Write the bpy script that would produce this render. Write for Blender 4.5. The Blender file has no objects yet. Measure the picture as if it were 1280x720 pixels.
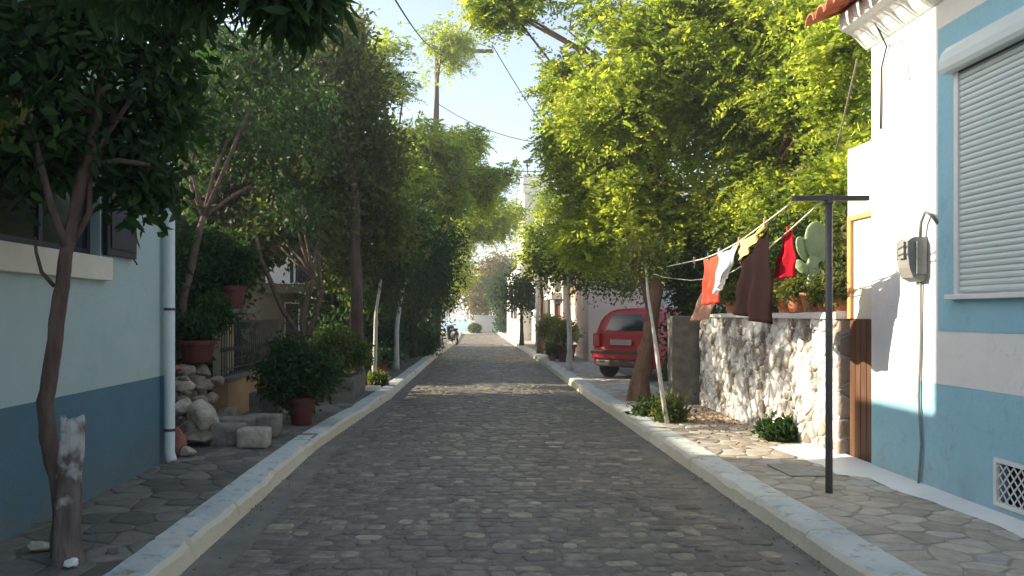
import bpy, bmesh, math, random
import numpy as np
from mathutils import Vector, Matrix
R = math.radians
random.seed(7); rng = np.random.default_rng(11)
SC = bpy.context.scene; COL = SC.collection

# ------------------------------------------------------------------ camera, sky, sun, exposure
cam = bpy.data.objects.new('camera', bpy.data.cameras.new('camera')); COL.objects.link(cam)
cam.location = (0, 0, 1.6); cam.rotation_euler = (R(90), 0, 0)
cam.data.sensor_width = 36; cam.data.lens = 28.125
cam.data.shift_x = 58/1280; cam.data.shift_y = 32/1280
cam.data.clip_start = .05; cam.data.clip_end = 6000
SC.camera = cam
EL, AZ = 23.0, -78.0            # sun height, bearing from +Y (clockwise positive)
W = bpy.data.worlds.new('World'); SC.world = W; W.use_nodes = True
nt = W.node_tree; bg = nt.nodes['Background']
sky = nt.nodes.new('ShaderNodeTexSky'); sky.sky_type = 'NISHITA'; sky.sun_disc = False
sky.sun_elevation = R(EL); sky.sun_rotation = R(AZ); sky.air_density = 1.0; sky.dust_density = 1.6; sky.ozone_density = 1.0
hs = nt.nodes.new('ShaderNodeHueSaturation'); hs.inputs['Saturation'].default_value = .78; hs.inputs['Value'].default_value = 1.0
nt.links.new(sky.outputs[0], hs.inputs['Color']); nt.links.new(hs.outputs[0], bg.inputs[0]); bg.inputs[1].default_value = .15
sl = bpy.data.lights.new('sun', 'SUN'); sl.energy = 5.0; sl.angle = R(.53); sl.color = (1, .87, .68)
so = bpy.data.objects.new('sun', sl); COL.objects.link(so)
SD = Vector((math.sin(R(AZ))*math.cos(R(EL)), math.cos(R(AZ))*math.cos(R(EL)), math.sin(R(EL))))
so.rotation_euler = SD.to_track_quat('Z', 'Y').to_euler(); so.location = (-20, 5, 20)
vs = SC.view_settings; vs.view_transform = 'Standard'; vs.look = 'None'; vs.gamma = 1; vs.exposure = 1.2
vs.use_curve_mapping = False
SC.render.engine = 'CYCLES'
try:
    SC.cycles.max_bounces = 8; SC.cycles.transparent_max_bounces = 8; SC.cycles.sample_clamp_indirect = 6
except Exception: pass

# ------------------------------------------------------------------ helpers
def P(px, py, Y):
    return ((px-582)/1000*Y, Y, 1.6-(py-392)/1000*Y)
def link(o): COL.objects.link(o); return o
def tag(o, label=None, cat=None, group=None, kind=None):
    if label: o['label'] = label
    if cat: o['category'] = cat
    if group: o['group'] = group
    if kind: o['kind'] = kind
    return o
def T(name, label, cat, loc, group=None):
    o = link(bpy.data.objects.new(name, None)); o.location = loc; o.empty_display_size = .2
    return tag(o, label, cat, group)
def wloc(o):
    v = Vector(o.location)
    while o.parent: o = o.parent; v += Vector(o.location)
    return v
class MB:
    def __init__(s): s.v = []; s.f = []
    def add(s, vs, fs):
        n = len(s.v); s.v += [tuple(p) for p in vs]; s.f += [tuple(i+n for i in f) for f in fs]; return s
    def box(s, x0, x1, y0, y1, z0, z1):
        vs = [(x, y, z) for z in (z0, z1) for y in (y0, y1) for x in (x0, x1)]
        return s.add(vs, [(0,2,3,1), (4,5,7,6), (0,1,5,4), (2,6,7,3), (0,4,6,2), (1,3,7,5)])
    def bbox(s, x0, x1, y0, y1, z0, z1, b=.01, jit=0):      # box with bevelled edges, optional irregularity
        bm = bmesh.new(); bmesh.ops.create_cube(bm, size=1)
        for v in bm.verts:
            v.co = Vector(((x0+x1)/2+v.co.x*(x1-x0), (y0+y1)/2+v.co.y*(y1-y0), (z0+z1)/2+v.co.z*(z1-z0)))
            if jit: v.co += Vector([random.uniform(-jit, jit) for _ in range(3)])
        bmesh.ops.bevel(bm, geom=list(bm.edges), offset=b, segments=2, affect='EDGES', profile=.6)
        return s.bm(bm)
    def bm(s, bm):
        bm.verts.index_update()
        s.add([v.co[:] for v in bm.verts], [[v.index for v in f.verts] for f in bm.faces]); bm.free(); return s
    def tube(s, pts, rad, n=8, cap=True, seed=0, wob=0):
        pts = [Vector(p) for p in pts]
        if not hasattr(rad, '__len__'): rad = [rad]*len(pts)
        vs = []; fs = []
        prev = None
        for i, p in enumerate(pts):
            d = (pts[min(i+1, len(pts)-1)]-pts[max(i-1, 0)])
            if d.length < 1e-6: d = Vector((0, 0, 1))
            d.normalize()
            u = prev - d*prev.dot(d) if prev is not None else (Vector((1, 0, 0)) if abs(d.x) < .8 else Vector((0, 1, 0))) 
            u = (u - d*u.dot(d)).normalized(); prev = u; w = d.cross(u)
            for k in range(n):
                a = 2*math.pi*k/n; r = rad[i]*(1+(wob*random.uniform(-1, 1) if wob else 0))
                vs.append(p+u*math.cos(a)*r+w*math.sin(a)*r)
        for i in range(len(pts)-1):
            for k in range(n):
                fs.append((i*n+k, i*n+(k+1) % n, (i+1)*n+(k+1) % n, (i+1)*n+k))
        if cap: fs.append(tuple(range(n))[::-1]); fs.append(tuple((len(pts)-1)*n+k for k in range(n)))
        return s.add(vs, fs)
    def lathe(s, c, prof, n=24):
        vs = []; fs = []
        for r, z in prof:
            for k in range(n):
                a = 2*math.pi*k/n; vs.append((c[0]+r*math.cos(a), c[1]+r*math.sin(a), c[2]+z))
        for i in range(len(prof)-1):
            for k in range(n): fs.append((i*n+k, i*n+(k+1) % n, (i+1)*n+(k+1) % n, (i+1)*n+k))
        fs.append(tuple(range(n))[::-1]); fs.append(tuple((len(prof)-1)*n+k for k in range(n)))
        return s.add(vs, fs)
    def extrude(s, prof, ya, yb):          # (x,z) profile run along Y
        n = len(prof)
        vs = [(x, ya, z) for x, z in prof]+[(x, yb, z) for x, z in prof]
        fs = [(i, (i+1) % n, n+(i+1) % n, n+i) for i in range(n)]+[tuple(range(n))[::-1], tuple(range(n, 2*n))]
        return s.add(vs, fs)
    def build(s, name, m, parent=None, smooth=False, origin=None, fixn=True):
        off = wloc(parent) if parent else Vector(origin if origin else (0, 0, 0))
        me = bpy.data.meshes.new(name)
        me.from_pydata([(x-off.x, y-off.y, z-off.z) for x, y, z in s.v], [], s.f)
        if fixn:
            b = bmesh.new(); b.from_mesh(me); bmesh.ops.recalc_face_normals(b, faces=b.faces); b.to_mesh(me); b.free()
        if smooth:
            me.polygons.foreach_set('use_smooth', [True]*len(me.polygons))
        me.materials.append(m); me.update()
        o = link(bpy.data.objects.new(name, me))
        if parent: o.parent = parent
        else: o.location = off
        return o
def npmesh(name, verts, faces, m, parent=None, smooth=False, origin=(0, 0, 0)):
    off = np.array(wloc(parent) if parent else origin)
    me = bpy.data.meshes.new(name); n = len(verts); k = faces.shape[1]
    me.vertices.add(n); me.vertices.foreach_set('co', (verts-off).astype(np.float32).ravel())
    me.loops.add(faces.size); me.loops.foreach_set('vertex_index', faces.astype(np.int32).ravel())
    me.polygons.add(len(faces)); me.polygons.foreach_set('loop_start', np.arange(0, faces.size, k, dtype=np.int32))
    if smooth: me.polygons.foreach_set('use_smooth', np.ones(len(faces), dtype=bool))
    me.update(calc_edges=True); me.validate(); me.materials.append(m)
    o = link(bpy.data.objects.new(name, me))
    if parent: o.parent = parent
    else: o.location = off
    return o

# ------------------------------------------------------------------ materials
def hexc(c): return (*c, 1) if len(c) == 3 else c
def mat(name, c1, c2=None, scale=3., rough=.8, bump=0., bscale=40., island=None, spots=None, metal=0., spec=.4, stretch=(1,1,1), detail=6, lo=.35, hi=.65, dirt=None):
    m = bpy.data.materials.new(name); m.use_nodes = True; n = m.node_tree.nodes; l = m.node_tree.links
    b = n['Principled BSDF']; b.inputs['Roughness'].default_value = rough; b.inputs['Metallic'].default_value = metal
    b.inputs['Specular IOR Level'].default_value = spec
    g = n.new('ShaderNodeNewGeometry'); mp = n.new('ShaderNodeMapping'); mp.inputs['Scale'].default_value = stretch
    l.new(g.outputs['Position'], mp.inputs[0])
    col = None
    if c2:
        t = n.new('ShaderNodeTexNoise'); t.inputs['Scale'].default_value = scale; t.inputs['Detail'].default_value = detail; t.inputs['Roughness'].default_value = .65
        l.new(mp.outputs[0], t.inputs['Vector'])
        r = n.new('ShaderNodeValToRGB'); r.color_ramp.elements[0].position = lo; r.color_ramp.elements[1].position = hi
        r.color_ramp.elements[0].color = hexc(c1); r.color_ramp.elements[1].color = hexc(c2)
        l.new(t.outputs['Fac'], r.inputs[0]); col = r.outputs[0]
    if island:      # list of (pos, colour): random colour per stone / leaf
        r = n.new('ShaderNodeValToRGB'); e = r.color_ramp.elements
        while len(e) < len(island): e.new(.5)
        for i, (p, c) in enumerate(island): e[i].position = p; e[i].color = hexc(c)
        l.new(g.outputs['Random Per Island'], r.inputs[0])
        if col is not None:
            mx = n.new('ShaderNodeMix'); mx.data_type = 'RGBA'; mx.blend_type = 'MULTIPLY'; mx.inputs[0].default_value = 1
            l.new(r.outputs[0], mx.inputs[6]); l.new(col, mx.inputs[7]); col = mx.outputs[2]
        else: col = r.outputs[0]
    if spots:       # (colour, scale, lo, hi): worn patches
        c, s, a, bb = spots
        t = n.new('ShaderNodeTexNoise'); t.inputs['Scale'].default_value = s; t.inputs['Detail'].default_value = 8; t.inputs['Roughness'].default_value = .7
        l.new(mp.outputs[0], t.inputs['Vector'])
        r = n.new('ShaderNodeMapRange'); r.inputs[1].default_value = a; r.inputs[2].default_value = bb
        l.new(t.outputs['Fac'], r.inputs[0])
        mx = n.new('ShaderNodeMix'); mx.data_type = 'RGBA'; l.new(r.outputs[0], mx.inputs[0]); mx.inputs[7].default_value = hexc(c)
        if col is not None: l.new(col, mx.inputs[6])
        else: mx.inputs[6].default_value = hexc(c1)
        col = mx.outputs[2]
    if dirt:        # (colour, top height, strength): splash dirt on a wall foot, ragged
        dc, dt, ds = dirt
        sx = n.new('ShaderNodeSeparateXYZ'); l.new(g.outputs['Position'], sx.inputs[0])
        mr = n.new('ShaderNodeMapRange'); mr.inputs[1].default_value = .1; mr.inputs[2].default_value = dt; mr.inputs[3].default_value = 1; mr.inputs[4].default_value = 0
        l.new(sx.outputs[2], mr.inputs[0])
        t = n.new('ShaderNodeTexNoise'); t.inputs['Scale'].default_value = 5; t.inputs['Detail'].default_value = 9; t.inputs['Roughness'].default_value = .75
        l.new(g.outputs['Position'], t.inputs['Vector'])
        m2 = n.new('ShaderNodeMapRange'); m2.inputs[1].default_value = .35; m2.inputs[2].default_value = .7; l.new(t.outputs['Fac'], m2.inputs[0])
        mm = n.new('ShaderNodeMath'); mm.operation = 'MULTIPLY'; l.new(mr.outputs[0], mm.inputs[0]); l.new(m2.outputs[0], mm.inputs[1])
        m3 = n.new('ShaderNodeMath'); m3.operation = 'MULTIPLY'; m3.inputs[1].default_value = ds; l.new(mm.outputs[0], m3.inputs[0])
        mx = n.new('ShaderNodeMix'); mx.data_type = 'RGBA'; l.new(m3.outputs[0], mx.inputs[0]); l.new(col, mx.inputs[6]); mx.inputs[7].default_value = hexc(dc); col = mx.outputs[2]
        # hairline cracks
        v = n.new('ShaderNodeTexVoronoi'); v.feature = 'DISTANCE_TO_EDGE'; v.inputs['Scale'].default_value = .9
        wv = n.new('ShaderNodeVectorMath'); wv.operation = 'ADD'; wt = n.new('ShaderNodeTexNoise'); wt.inputs['Scale'].default_value = 3; wt.inputs['Detail'].default_value = 8
        l.new(g.outputs['Position'], wt.inputs['Vector']); l.new(wt.outputs['Color'], wv.inputs[0]); l.new(g.outputs['Position'], wv.inputs[1]); l.new(wv.outputs[0], v.inputs['Vector'])
        cm = n.new('ShaderNodeMapRange'); cm.inputs[1].default_value = .0; cm.inputs[2].default_value = .006; cm.inputs[3].default_value = .30; cm.inputs[4].default_value = 0
        l.new(v.outputs['Distance'], cm.inputs[0])
        mx = n.new('ShaderNodeMix'); mx.data_type = 'RGBA'; l.new(cm.outputs[0], mx.inputs[0]); l.new(col, mx.inputs[6]); mx.inputs[7].default_value = hexc(tuple(c*.5 for c in c1)); col = mx.outputs[2]
    if col is not None: l.new(col, b.inputs['Base Color'])
    else: b.inputs['Base Color'].default_value = hexc(c1)
    if bump:
        t = n.new('ShaderNodeTexNoise'); t.inputs['Scale'].default_value = bscale; t.inputs['Detail'].default_value = 6
        l.new(mp.outputs[0], t.inputs['Vector'])
        bp = n.new('ShaderNodeBump'); bp.inputs['Strength'].default_value = bump; bp.inputs['Distance'].default_value = .02
        l.new(t.outputs['Fac'], bp.inputs['Height']); l.new(bp.outputs[0], b.inputs['Normal'])
    return m
def leafmat(name, cols, trans, mixf=.45, rough=.55):
    m = bpy.data.materials.new(name); m.use_nodes = True; n = m.node_tree.nodes; l = m.node_tree.links
    b = n['Principled BSDF']; out = n['Material Output']; b.inputs['Roughness'].default_value = rough; b.inputs['Specular IOR Level'].default_value = .22
    g = n.new('ShaderNodeNewGeometry')
    r = n.new('ShaderNodeValToRGB'); e = r.color_ramp.elements
    while len(e) < len(cols): e.new(.5)
    for i, c in enumerate(cols): e[i].position = i/(len(cols)-1); e[i].color = hexc(c)
    t = n.new('ShaderNodeTexNoise'); t.inputs['Scale'].default_value = 1.1; t.inputs['Detail'].default_value = 3
    l.new(g.outputs['Position'], t.inputs['Vector'])
    ad = n.new('ShaderNodeMath'); ad.operation = 'MULTIPLY_ADD'; ad.inputs[1].default_value = .55
    l.new(g.outputs['Random Per Island'], ad.inputs[0])
    mr = n.new('ShaderNodeMapRange'); mr.inputs[1].default_value = .35; mr.inputs[2].default_value = .65; mr.inputs[3].default_value = 0; mr.inputs[4].default_value = .45
    l.new(t.outputs['Fac'], mr.inputs[0]); l.new(mr.outputs[0], ad.inputs[2]); l.new(ad.outputs[0], r.inputs[0])
    l.new(r.outputs[0], b.inputs['Base Color'])
    tr = n.new('ShaderNodeBsdfTranslucent')
    mx = n.new('ShaderNodeMix'); mx.data_type = 'RGBA'; mx.blend_type = 'MULTIPLY'; mx.inputs[0].default_value = 1
    l.new(r.outputs[0], mx.inputs[6]); mx.inputs[7].default_value = hexc(trans); l.new(mx.outputs[2], tr.inputs['Color'])
    ms = n.new('ShaderNodeMixShader'); ms.inputs[0].default_value = mixf
    l.new(b.outputs[0], ms.inputs[1]); l.new(tr.outputs[0], ms.inputs[2]); l.new(ms.outputs[0], out.inputs['Surface'])
    return m
M = {}
M['stone'] = mat('road_stone', (.6,.6,.6), (1.4,1.36,1.28), 11, .48, .35, 60, island=[(0,(.125,.115,.10)), (.4,(.175,.16,.137)), (.75,(.245,.222,.185)), (.95,(.32,.275,.205)), (1,(.44,.385,.30))], spots=((.145,.13,.105), 1.3, .46, .72))
M['mortar'] = mat('road_mortar', (.15,.137,.11), (.24,.215,.17), 8, .85, .5, 60)
M['gutter'] = mat('gutter', (.14,.14,.12), (.23,.215,.18), 3, .75, .3, 50)
M['kerb'] = mat('kerb_paint', (.45,.50,.48), (.60,.62,.57), 2.2, .75, .5, 30, spots=((.26,.235,.19), 7, .54, .68))
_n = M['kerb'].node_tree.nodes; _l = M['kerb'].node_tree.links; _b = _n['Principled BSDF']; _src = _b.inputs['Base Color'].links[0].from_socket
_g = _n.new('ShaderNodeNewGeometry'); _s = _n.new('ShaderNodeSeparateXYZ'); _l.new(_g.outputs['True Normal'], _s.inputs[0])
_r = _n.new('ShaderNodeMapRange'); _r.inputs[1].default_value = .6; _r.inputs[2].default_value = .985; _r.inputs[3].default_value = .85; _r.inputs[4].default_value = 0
_l.new(_s.outputs[2], _r.inputs[0]); _m = _n.new('ShaderNodeMix'); _m.data_type = 'RGBA'; _l.new(_r.outputs[0], _m.inputs[0]); _l.new(_src, _m.inputs[6]); _m.inputs[7].default_value = (.70,.62,.46,1)  # colour by facing: steep faces mixed to cream, flat top keeps blue-grey
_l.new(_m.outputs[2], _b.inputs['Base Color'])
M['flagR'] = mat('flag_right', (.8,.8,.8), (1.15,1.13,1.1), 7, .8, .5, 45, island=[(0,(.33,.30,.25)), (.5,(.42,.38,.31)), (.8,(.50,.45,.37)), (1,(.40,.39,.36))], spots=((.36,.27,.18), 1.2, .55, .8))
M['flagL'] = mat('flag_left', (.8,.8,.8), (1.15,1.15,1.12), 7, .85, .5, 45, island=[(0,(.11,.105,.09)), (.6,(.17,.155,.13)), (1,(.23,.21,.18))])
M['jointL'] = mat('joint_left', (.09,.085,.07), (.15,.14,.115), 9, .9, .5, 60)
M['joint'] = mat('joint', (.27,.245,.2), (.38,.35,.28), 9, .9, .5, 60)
M['ground'] = mat('ground', (.16,.14,.11), (.26,.23,.18), 1.5, .95, .5, 20)
M['blue_wall'] = mat('pale_blue_stucco', (.37,.48,.46), (.42,.52,.50), 1.2, .9, .25, 45, spots=((.31,.40,.39), 1.6, .52, .85), dirt=((.2,.2,.17), .2, .5))
M['blue_dado'] = mat('dark_blue_dado', (.07,.155,.205), (.095,.19,.235), 1.3, .85, .25, 45, spots=((.11,.17,.19), 2.2, .5, .8), dirt=((.20,.18,.14), .55, .8))
M['white_wall'] = mat('white_stucco', (.74,.74,.71), (.80,.79,.76), 1.5, .9, .3, 22, spots=((.66,.64,.58), 2.2, .58, .85), dirt=((.4,.36,.3), .2, .5))
M['sky_dado'] = mat('sky_blue_dado', (.28,.53,.63), (.33,.58,.67), 1.5, .85, .4, 20, spots=((.20,.38,.43), 5, .56, .75), dirt=((.36,.33,.26), .5, .8))
M['surround'] = mat('blue_surround', (.27,.51,.62), (.31,.55,.65), 1.5, .8, .25, 30, spots=((.21,.40,.47), 4, .55, .8))
M['white_paint'] = mat('white_paint', (.70,.72,.70), (.78,.78,.75), 4, .5, .1, 60)
M['shutter'] = mat('shutter_plastic', (.60,.68,.67), (.65,.72,.70), 3, .4)
M['cream'] = mat('cream_plaster', (.62,.58,.47), (.70,.65,.53), 3, .9, .2, 40)
M['dark_shutter'] = mat('dark_painted_wood', (.02,.018,.028), (.03,.026,.036), 8, .5)
M['glass'] = mat('window_glass', (.02,.024,.028), rough=.08, spec=.35)
M['curtain'] = mat('net_curtain', (.22,.23,.23), (.30,.31,.3), 5, .9, stretch=(1,6,.3))
M['dark'] = mat('shade_black', (.015,.015,.015), rough=.9)  # near-black that stands for the shade inside openings
M['pipe'] = mat('pipe_plastic', (.60,.68,.66), (.66,.72,.70), 3, .45)
M['iron'] = mat('painted_iron', (.035,.037,.04), (.07,.06,.055), 15, .5)
M['steel'] = mat('grey_steel', (.09,.085,.085), (.14,.12,.11), 12, .5)
M['wood'] = mat('door_wood', (.075,.034,.017), (.15,.068,.03), 6, .6, .3, 30, stretch=(6,6,.4))
M['orange_wood'] = mat('orange_frame', (.50,.27,.10), (.60,.34,.14), 6, .6, stretch=(5,5,.5))
M['tile'] = mat('roof_tile', (.42,.13,.06), (.62,.24,.12), 5, .8, .3, 30)
M['terra'] = mat('terracotta', (.42,.14,.07), (.52,.20,.10), 6, .8, .15, 40)
M['terra_dark'] = mat('dark_red_pot', (.10,.022,.02), (.135,.035,.028), 5, .6)
M['green_pot'] = mat('dark_green_pot', (.02,.035,.035), rough=.5)
M['soil'] = mat('soil', (.05,.035,.025), rough=1)
M['rubble'] = mat('rubble_wall_stone', (.85,.85,.85), (1.1,1.1,1.1), 9, .9, .7, 30, island=[(0,(.16,.13,.10)), (.5,(.27,.235,.19)), (1,(.40,.37,.32))], spots=((.80,.79,.75), 2.4, .44, .54))
M['rubble_raw'] = mat('rubble_bare_stone', (.85,.85,.85), (1.1,1.1,1.1), 9, .9, .7, 30, island=[(0,(.27,.20,.15)), (.5,(.36,.28,.21)), (1,(.42,.34,.27))])
M['wall_mortar'] = mat('white_mortar', (.60,.56,.49), (.74,.72,.66), 3, .9, .6, 35, spots=((.34,.28,.2), 2.6, .56, .64))
M['loose'] = mat('loose_stone', (.13,.105,.08), (.30,.25,.19), 7, .95, 1., 16)
M['loose_pale'] = mat('pale_loose_stone', (.30,.26,.20), (.50,.45,.37), 9, .95, 1., 16)
M['brick_red'] = mat('broken_brick', (.28,.09,.06), (.36,.16,.11), 9, .9, .6, 30)
M['block'] = mat('concrete_block', (.15,.145,.12), (.27,.255,.21), 7, .95, 1., 18)
M['orange_plaster'] = mat('orange_plaster', (.36,.21,.09), (.42,.27,.13), 3, .9, .3, 20, spots=((.22,.18,.12), 4, .6, .8))
M['yellow_plaster'] = mat('yellow_plaster', (.38,.32,.18), (.44,.38,.23), 3, .9, .3, 20)
M['grey_plaster'] = mat('grey_plaster', (.13,.115,.09), (.22,.20,.165), 7, .95, .9, 14)
M['dim_plaster'] = mat('shaded_plaster', (.09,.075,.05), (.14,.115,.08), 3, .9, .3, 20)  # darkened plaster: shade of the left gardens is put into the colour
M['pink_wall'] = mat('pink_stucco', (.62,.46,.38), (.68,.52,.43), 1.2, .9, .15, 30)
M['pale_wall'] = mat('pale_grey_stucco', (.48,.46,.43), (.55,.53,.5), 1.2, .9, .15, 30)
M['offwhite'] = mat('offwhite_stucco', (.70,.67,.62), (.78,.75,.70), 1.2, .9, .15, 30)
M['bark'] = mat('bark', (.07,.045,.035), (.16,.105,.08), 12, .9, .9, 35, stretch=(1,1,.25))
M['bark_red'] = mat('reddish_bark', (.13,.07,.045), (.28,.16,.10), 14, .9, .9, 35, stretch=(1,1,.2))
M['bark_pale'] = mat('whitewashed_bark', (.50,.46,.40), (.62,.58,.52), 8, .9, .7, 35, stretch=(1,1,.3), spots=((.16,.11,.08), 5, .58, .7))
M['stump'] = mat('stump_wood', (.09,.065,.055), (.20,.16,.14), 14, .9, .9, 40, stretch=(1,1,.15), spots=((.50,.48,.45), 4, .60, .66))
M['stump_white'] = mat('whitewashed_stump', (.28,.26,.23), (.52,.50,.46), 9, .9, .9, 40, stretch=(1,1,.2))
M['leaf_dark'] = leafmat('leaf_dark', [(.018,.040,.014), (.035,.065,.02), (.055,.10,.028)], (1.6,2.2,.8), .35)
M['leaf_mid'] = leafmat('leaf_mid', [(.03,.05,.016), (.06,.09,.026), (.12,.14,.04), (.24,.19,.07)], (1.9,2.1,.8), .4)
M['leaf_mid_shaded'] = leafmat('leaf_mid_shaded', [(.022,.040,.014), (.04,.066,.02), (.07,.09,.03), (.13,.12,.045)], (1.8,2.0,.8), .35)  # darker copy of leaf_mid, shade put into the leaf colour
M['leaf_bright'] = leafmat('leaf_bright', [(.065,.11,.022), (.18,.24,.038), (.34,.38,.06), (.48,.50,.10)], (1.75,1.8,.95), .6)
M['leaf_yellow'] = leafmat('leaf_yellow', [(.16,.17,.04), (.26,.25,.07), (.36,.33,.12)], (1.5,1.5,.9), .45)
M['leaf_olive'] = leafmat('leaf_olive', [(.09,.09,.04), (.18,.15,.07), (.26,.20,.10)], (1.5,1.5,1), .4)
M['cactus'] = mat('cactus_pad', (.30,.40,.20), (.42,.50,.30), 6, .6, .3, 40)
M['white_line'] = mat('plastic_line', (.7,.72,.6), rough=.5)
M['wire'] = mat('cable', (.04,.04,.045), rough=.6)
M['peg'] = mat('peg_wood', (.62,.42,.30), rough=.7)
M['peg_blue'] = mat('peg_blue', (.12,.2,.5), rough=.5)
for k, c in dict(c_brown=(.022,.012,.012), c_yellow=(.88,.60,.27), c_white=(.82,.83,.86), c_coral=(.72,.10,.06), c_peach=(.72,.42,.32), c_red=(.60,.02,.035)).items():
    M[k] = mat(k, c, tuple(v*.82 for v in c), 30, .95, .2, 200)
    M[k].node_tree.nodes['Principled BSDF'].inputs['Specular IOR Level'].default_value = .05
M['car_red'] = mat('red_car_paint', (.33,.005,.010), (.28,.006,.010), 6, .38, spec=.3)
M['black_plastic'] = mat('black_plastic', (.025,.025,.027), rough=.5)
M['tyre'] = mat('tyre', (.02,.02,.02), rough=.9)
M['rim'] = mat('wheel_rim', (.35,.35,.36), rough=.35, metal=.7)
M['plate'] = mat('number_plate', (.28,.28,.27), rough=.4)
M['tail'] = mat('tail_light', (.35,.01,.012), rough=.2, spec=.4)
M['meter'] = mat('meter_grey', (.20,.20,.185), (.27,.27,.25), 8, .6, .2, 40)
M['sand'] = mat('sand', (.48,.43,.35), (.56,.5,.42), 2, .9, .3, 20)
M['litter'] = mat('dry_leaf', (.25,.12,.04), island=[(0,(.20,.09,.03)), (1,(.42,.24,.10))], rough=.9)
M['deadtwig'] = mat('dry_stick', (.22,.19,.14), rough=.9)

# sea
def seamat():
    m = bpy.data.materials.new('sea_water'); m.use_nodes = True; n = m.node_tree.nodes; l = m.node_tree.links; b = n['Principled BSDF']
    b.inputs['Base Color'].default_value = (.16,.36,.40,1); b.inputs['Roughness'].default_value = .25; b.inputs['IOR'].default_value = 1.33
    t = n.new('ShaderNodeTexNoise'); t.inputs['Scale'].default_value = .8; t.inputs['Detail'].default_value = 5
    g = n.new('ShaderNodeNewGeometry'); l.new(g.outputs['Position'], t.inputs['Vector'])
    bp = n.new('ShaderNodeBump'); bp.inputs['Strength'].default_value = .25; bp.inputs['Distance'].default_value = .1
    l.new(t.outputs['Fac'], bp.inputs['Height']); l.new(bp.outputs[0], b.inputs['Normal'])
    return m
M['sea'] = seamat()

# ------------------------------------------------------------------ GROUND, ROAD, PAVEMENTS
PV = .13
def lerp_tab(tab, y):
    for (y0, x0), (y1, x1) in zip(tab, tab[1:]):
        if y <= y1: return x0+(x1-x0)*(y-y0)/(y1-y0)
    return tab[-1][1]
LK = [(-3,-1.75), (9.5,-1.76), (15,-1.42), (29,-1.08), (43,-.55), (62,-.3)]
RK = [(-3,2.28), (15,2.30), (30,2.45), (62,2.55)]
xl = lambda y: lerp_tab(LK, y)
xr = lambda y: lerp_tab(RK, y)
g = MB(); ys = [-60, 0, 40, 66, 74, 80, 400, 3000]; zs = [-.03, -.03, -.03, -.03, -.5, -2, -6, -8]; xs = [-1500, -60, 0, 60, 1500]
g.add([(x, y, z) for y, z in zip(ys, zs) for x in xs], [(j*5+i, j*5+i+1, (j+1)*5+i+1, (j+1)*5+i) for j in range(len(ys)-1) for i in range(4)])
tag(g.build('ground', M['ground']), kind='structure')
s = MB(); s.add([(-1500,68,-.6), (1500,68,-.6), (4000,5000,-.6), (-4000,5000,-.6)], [(0,1,2,3)])
tag(s.build('sea', M['sea']), kind='structure')
b = MB(); b.add([(-40,61.9,.02), (40,61.9,.02), (40,70,-.02), (-40,70,-.02), (-40,74,-.7), (40,74,-.7)], [(0,1,2,3), (3,2,5,4)])
tag(b.build('beach', M['sand']), kind='structure')
# road: bed + setts in one mesh each
bed = MB(); Y = np.arange(-3, 62.01, 1.0)
vsb = []; 
for y in Y: vsb += [(xl(y)-.02, y, 0), (xr(y)+.02, y, 0)]
bed.add(vsb, [(2*i, 2*i+1, 2*i+3, 2*i+2) for i in range(len(Y)-1)])
tag(bed.build('road_bed', M['gutter']), kind='structure')
def sett(mb, cx, cy, w, d, z, hgt):
    hw, hd = w/2, d/2
    base = [(-hw+.03,-hd), (hw-.03,-hd), (hw,-hd+.025), (hw,hd-.025), (hw-.03,hd), (-hw+.03,hd), (-hw,hd-.025), (-hw,-hd+.025)]
    rot = random.gauss(0, .07); c, sn = math.cos(rot), math.sin(rot)
    tx, ty = random.gauss(0, .012), random.gauss(0, .018)
    j = [(random.uniform(.86, 1.06), random.uniform(.84, 1.06)) for _ in base]
    vs = []
    for k, (sc, dz) in enumerate([(1.0, -.012), (.97, hgt*.55), (.86, hgt*.93), (.5, hgt)]):
        for (x, y), (jx, jy) in zip(base, j):
            X, Yy = x*sc*jx, y*sc*jy
            vs.append((cx+X*c-Yy*sn, cy+X*sn+Yy*c, z+dz+X*tx+Yy*ty))
    fs = [(k*8+i, k*8+(i+1) % 8, (k+1)*8+(i+1) % 8, (k+1)*8+i) for k in range(3) for i in range(8)]+[tuple(range(24, 32))]
    mb.add(vs, fs)
rd = MB(); y = .3
while y < 58:
    d = random.uniform(.10, .175)
    x0, x1 = xl(y)+.27+random.uniform(-.03, .03), xr(y)-.26+random.uniform(-.03, .03)
    x = x0
    while x < x1-.1:
        w = random.uniform(.11, .27)
        if random.random() > .012: sett(rd, x+w/2, y+d/2+random.gauss(0, .012)+.045*math.sin((x+w/2)*1.9+y*.6)+.02*math.sin((x+w/2)*5+y*1.7), w-.018, d-.016, .002+random.gauss(0, .0025), random.uniform(.004, .012))
        x += w
    y += d
tag(rd.build('road', M['stone'], smooth=True, fixn=False), kind='structure')
mo = MB(); vsb = []
for yy in Y[Y < 59]: vsb += [(xl(yy)+.25, max(yy, .2), .004), (xr(yy)-.25, max(yy, .2), .004)]
mo.add(vsb, [(2*i, 2*i+1, 2*i+3, 2*i+2) for i in range(len(vsb)//2-1)])
tag(mo.build('road_joints', M['mortar']), kind='structure')
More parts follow.
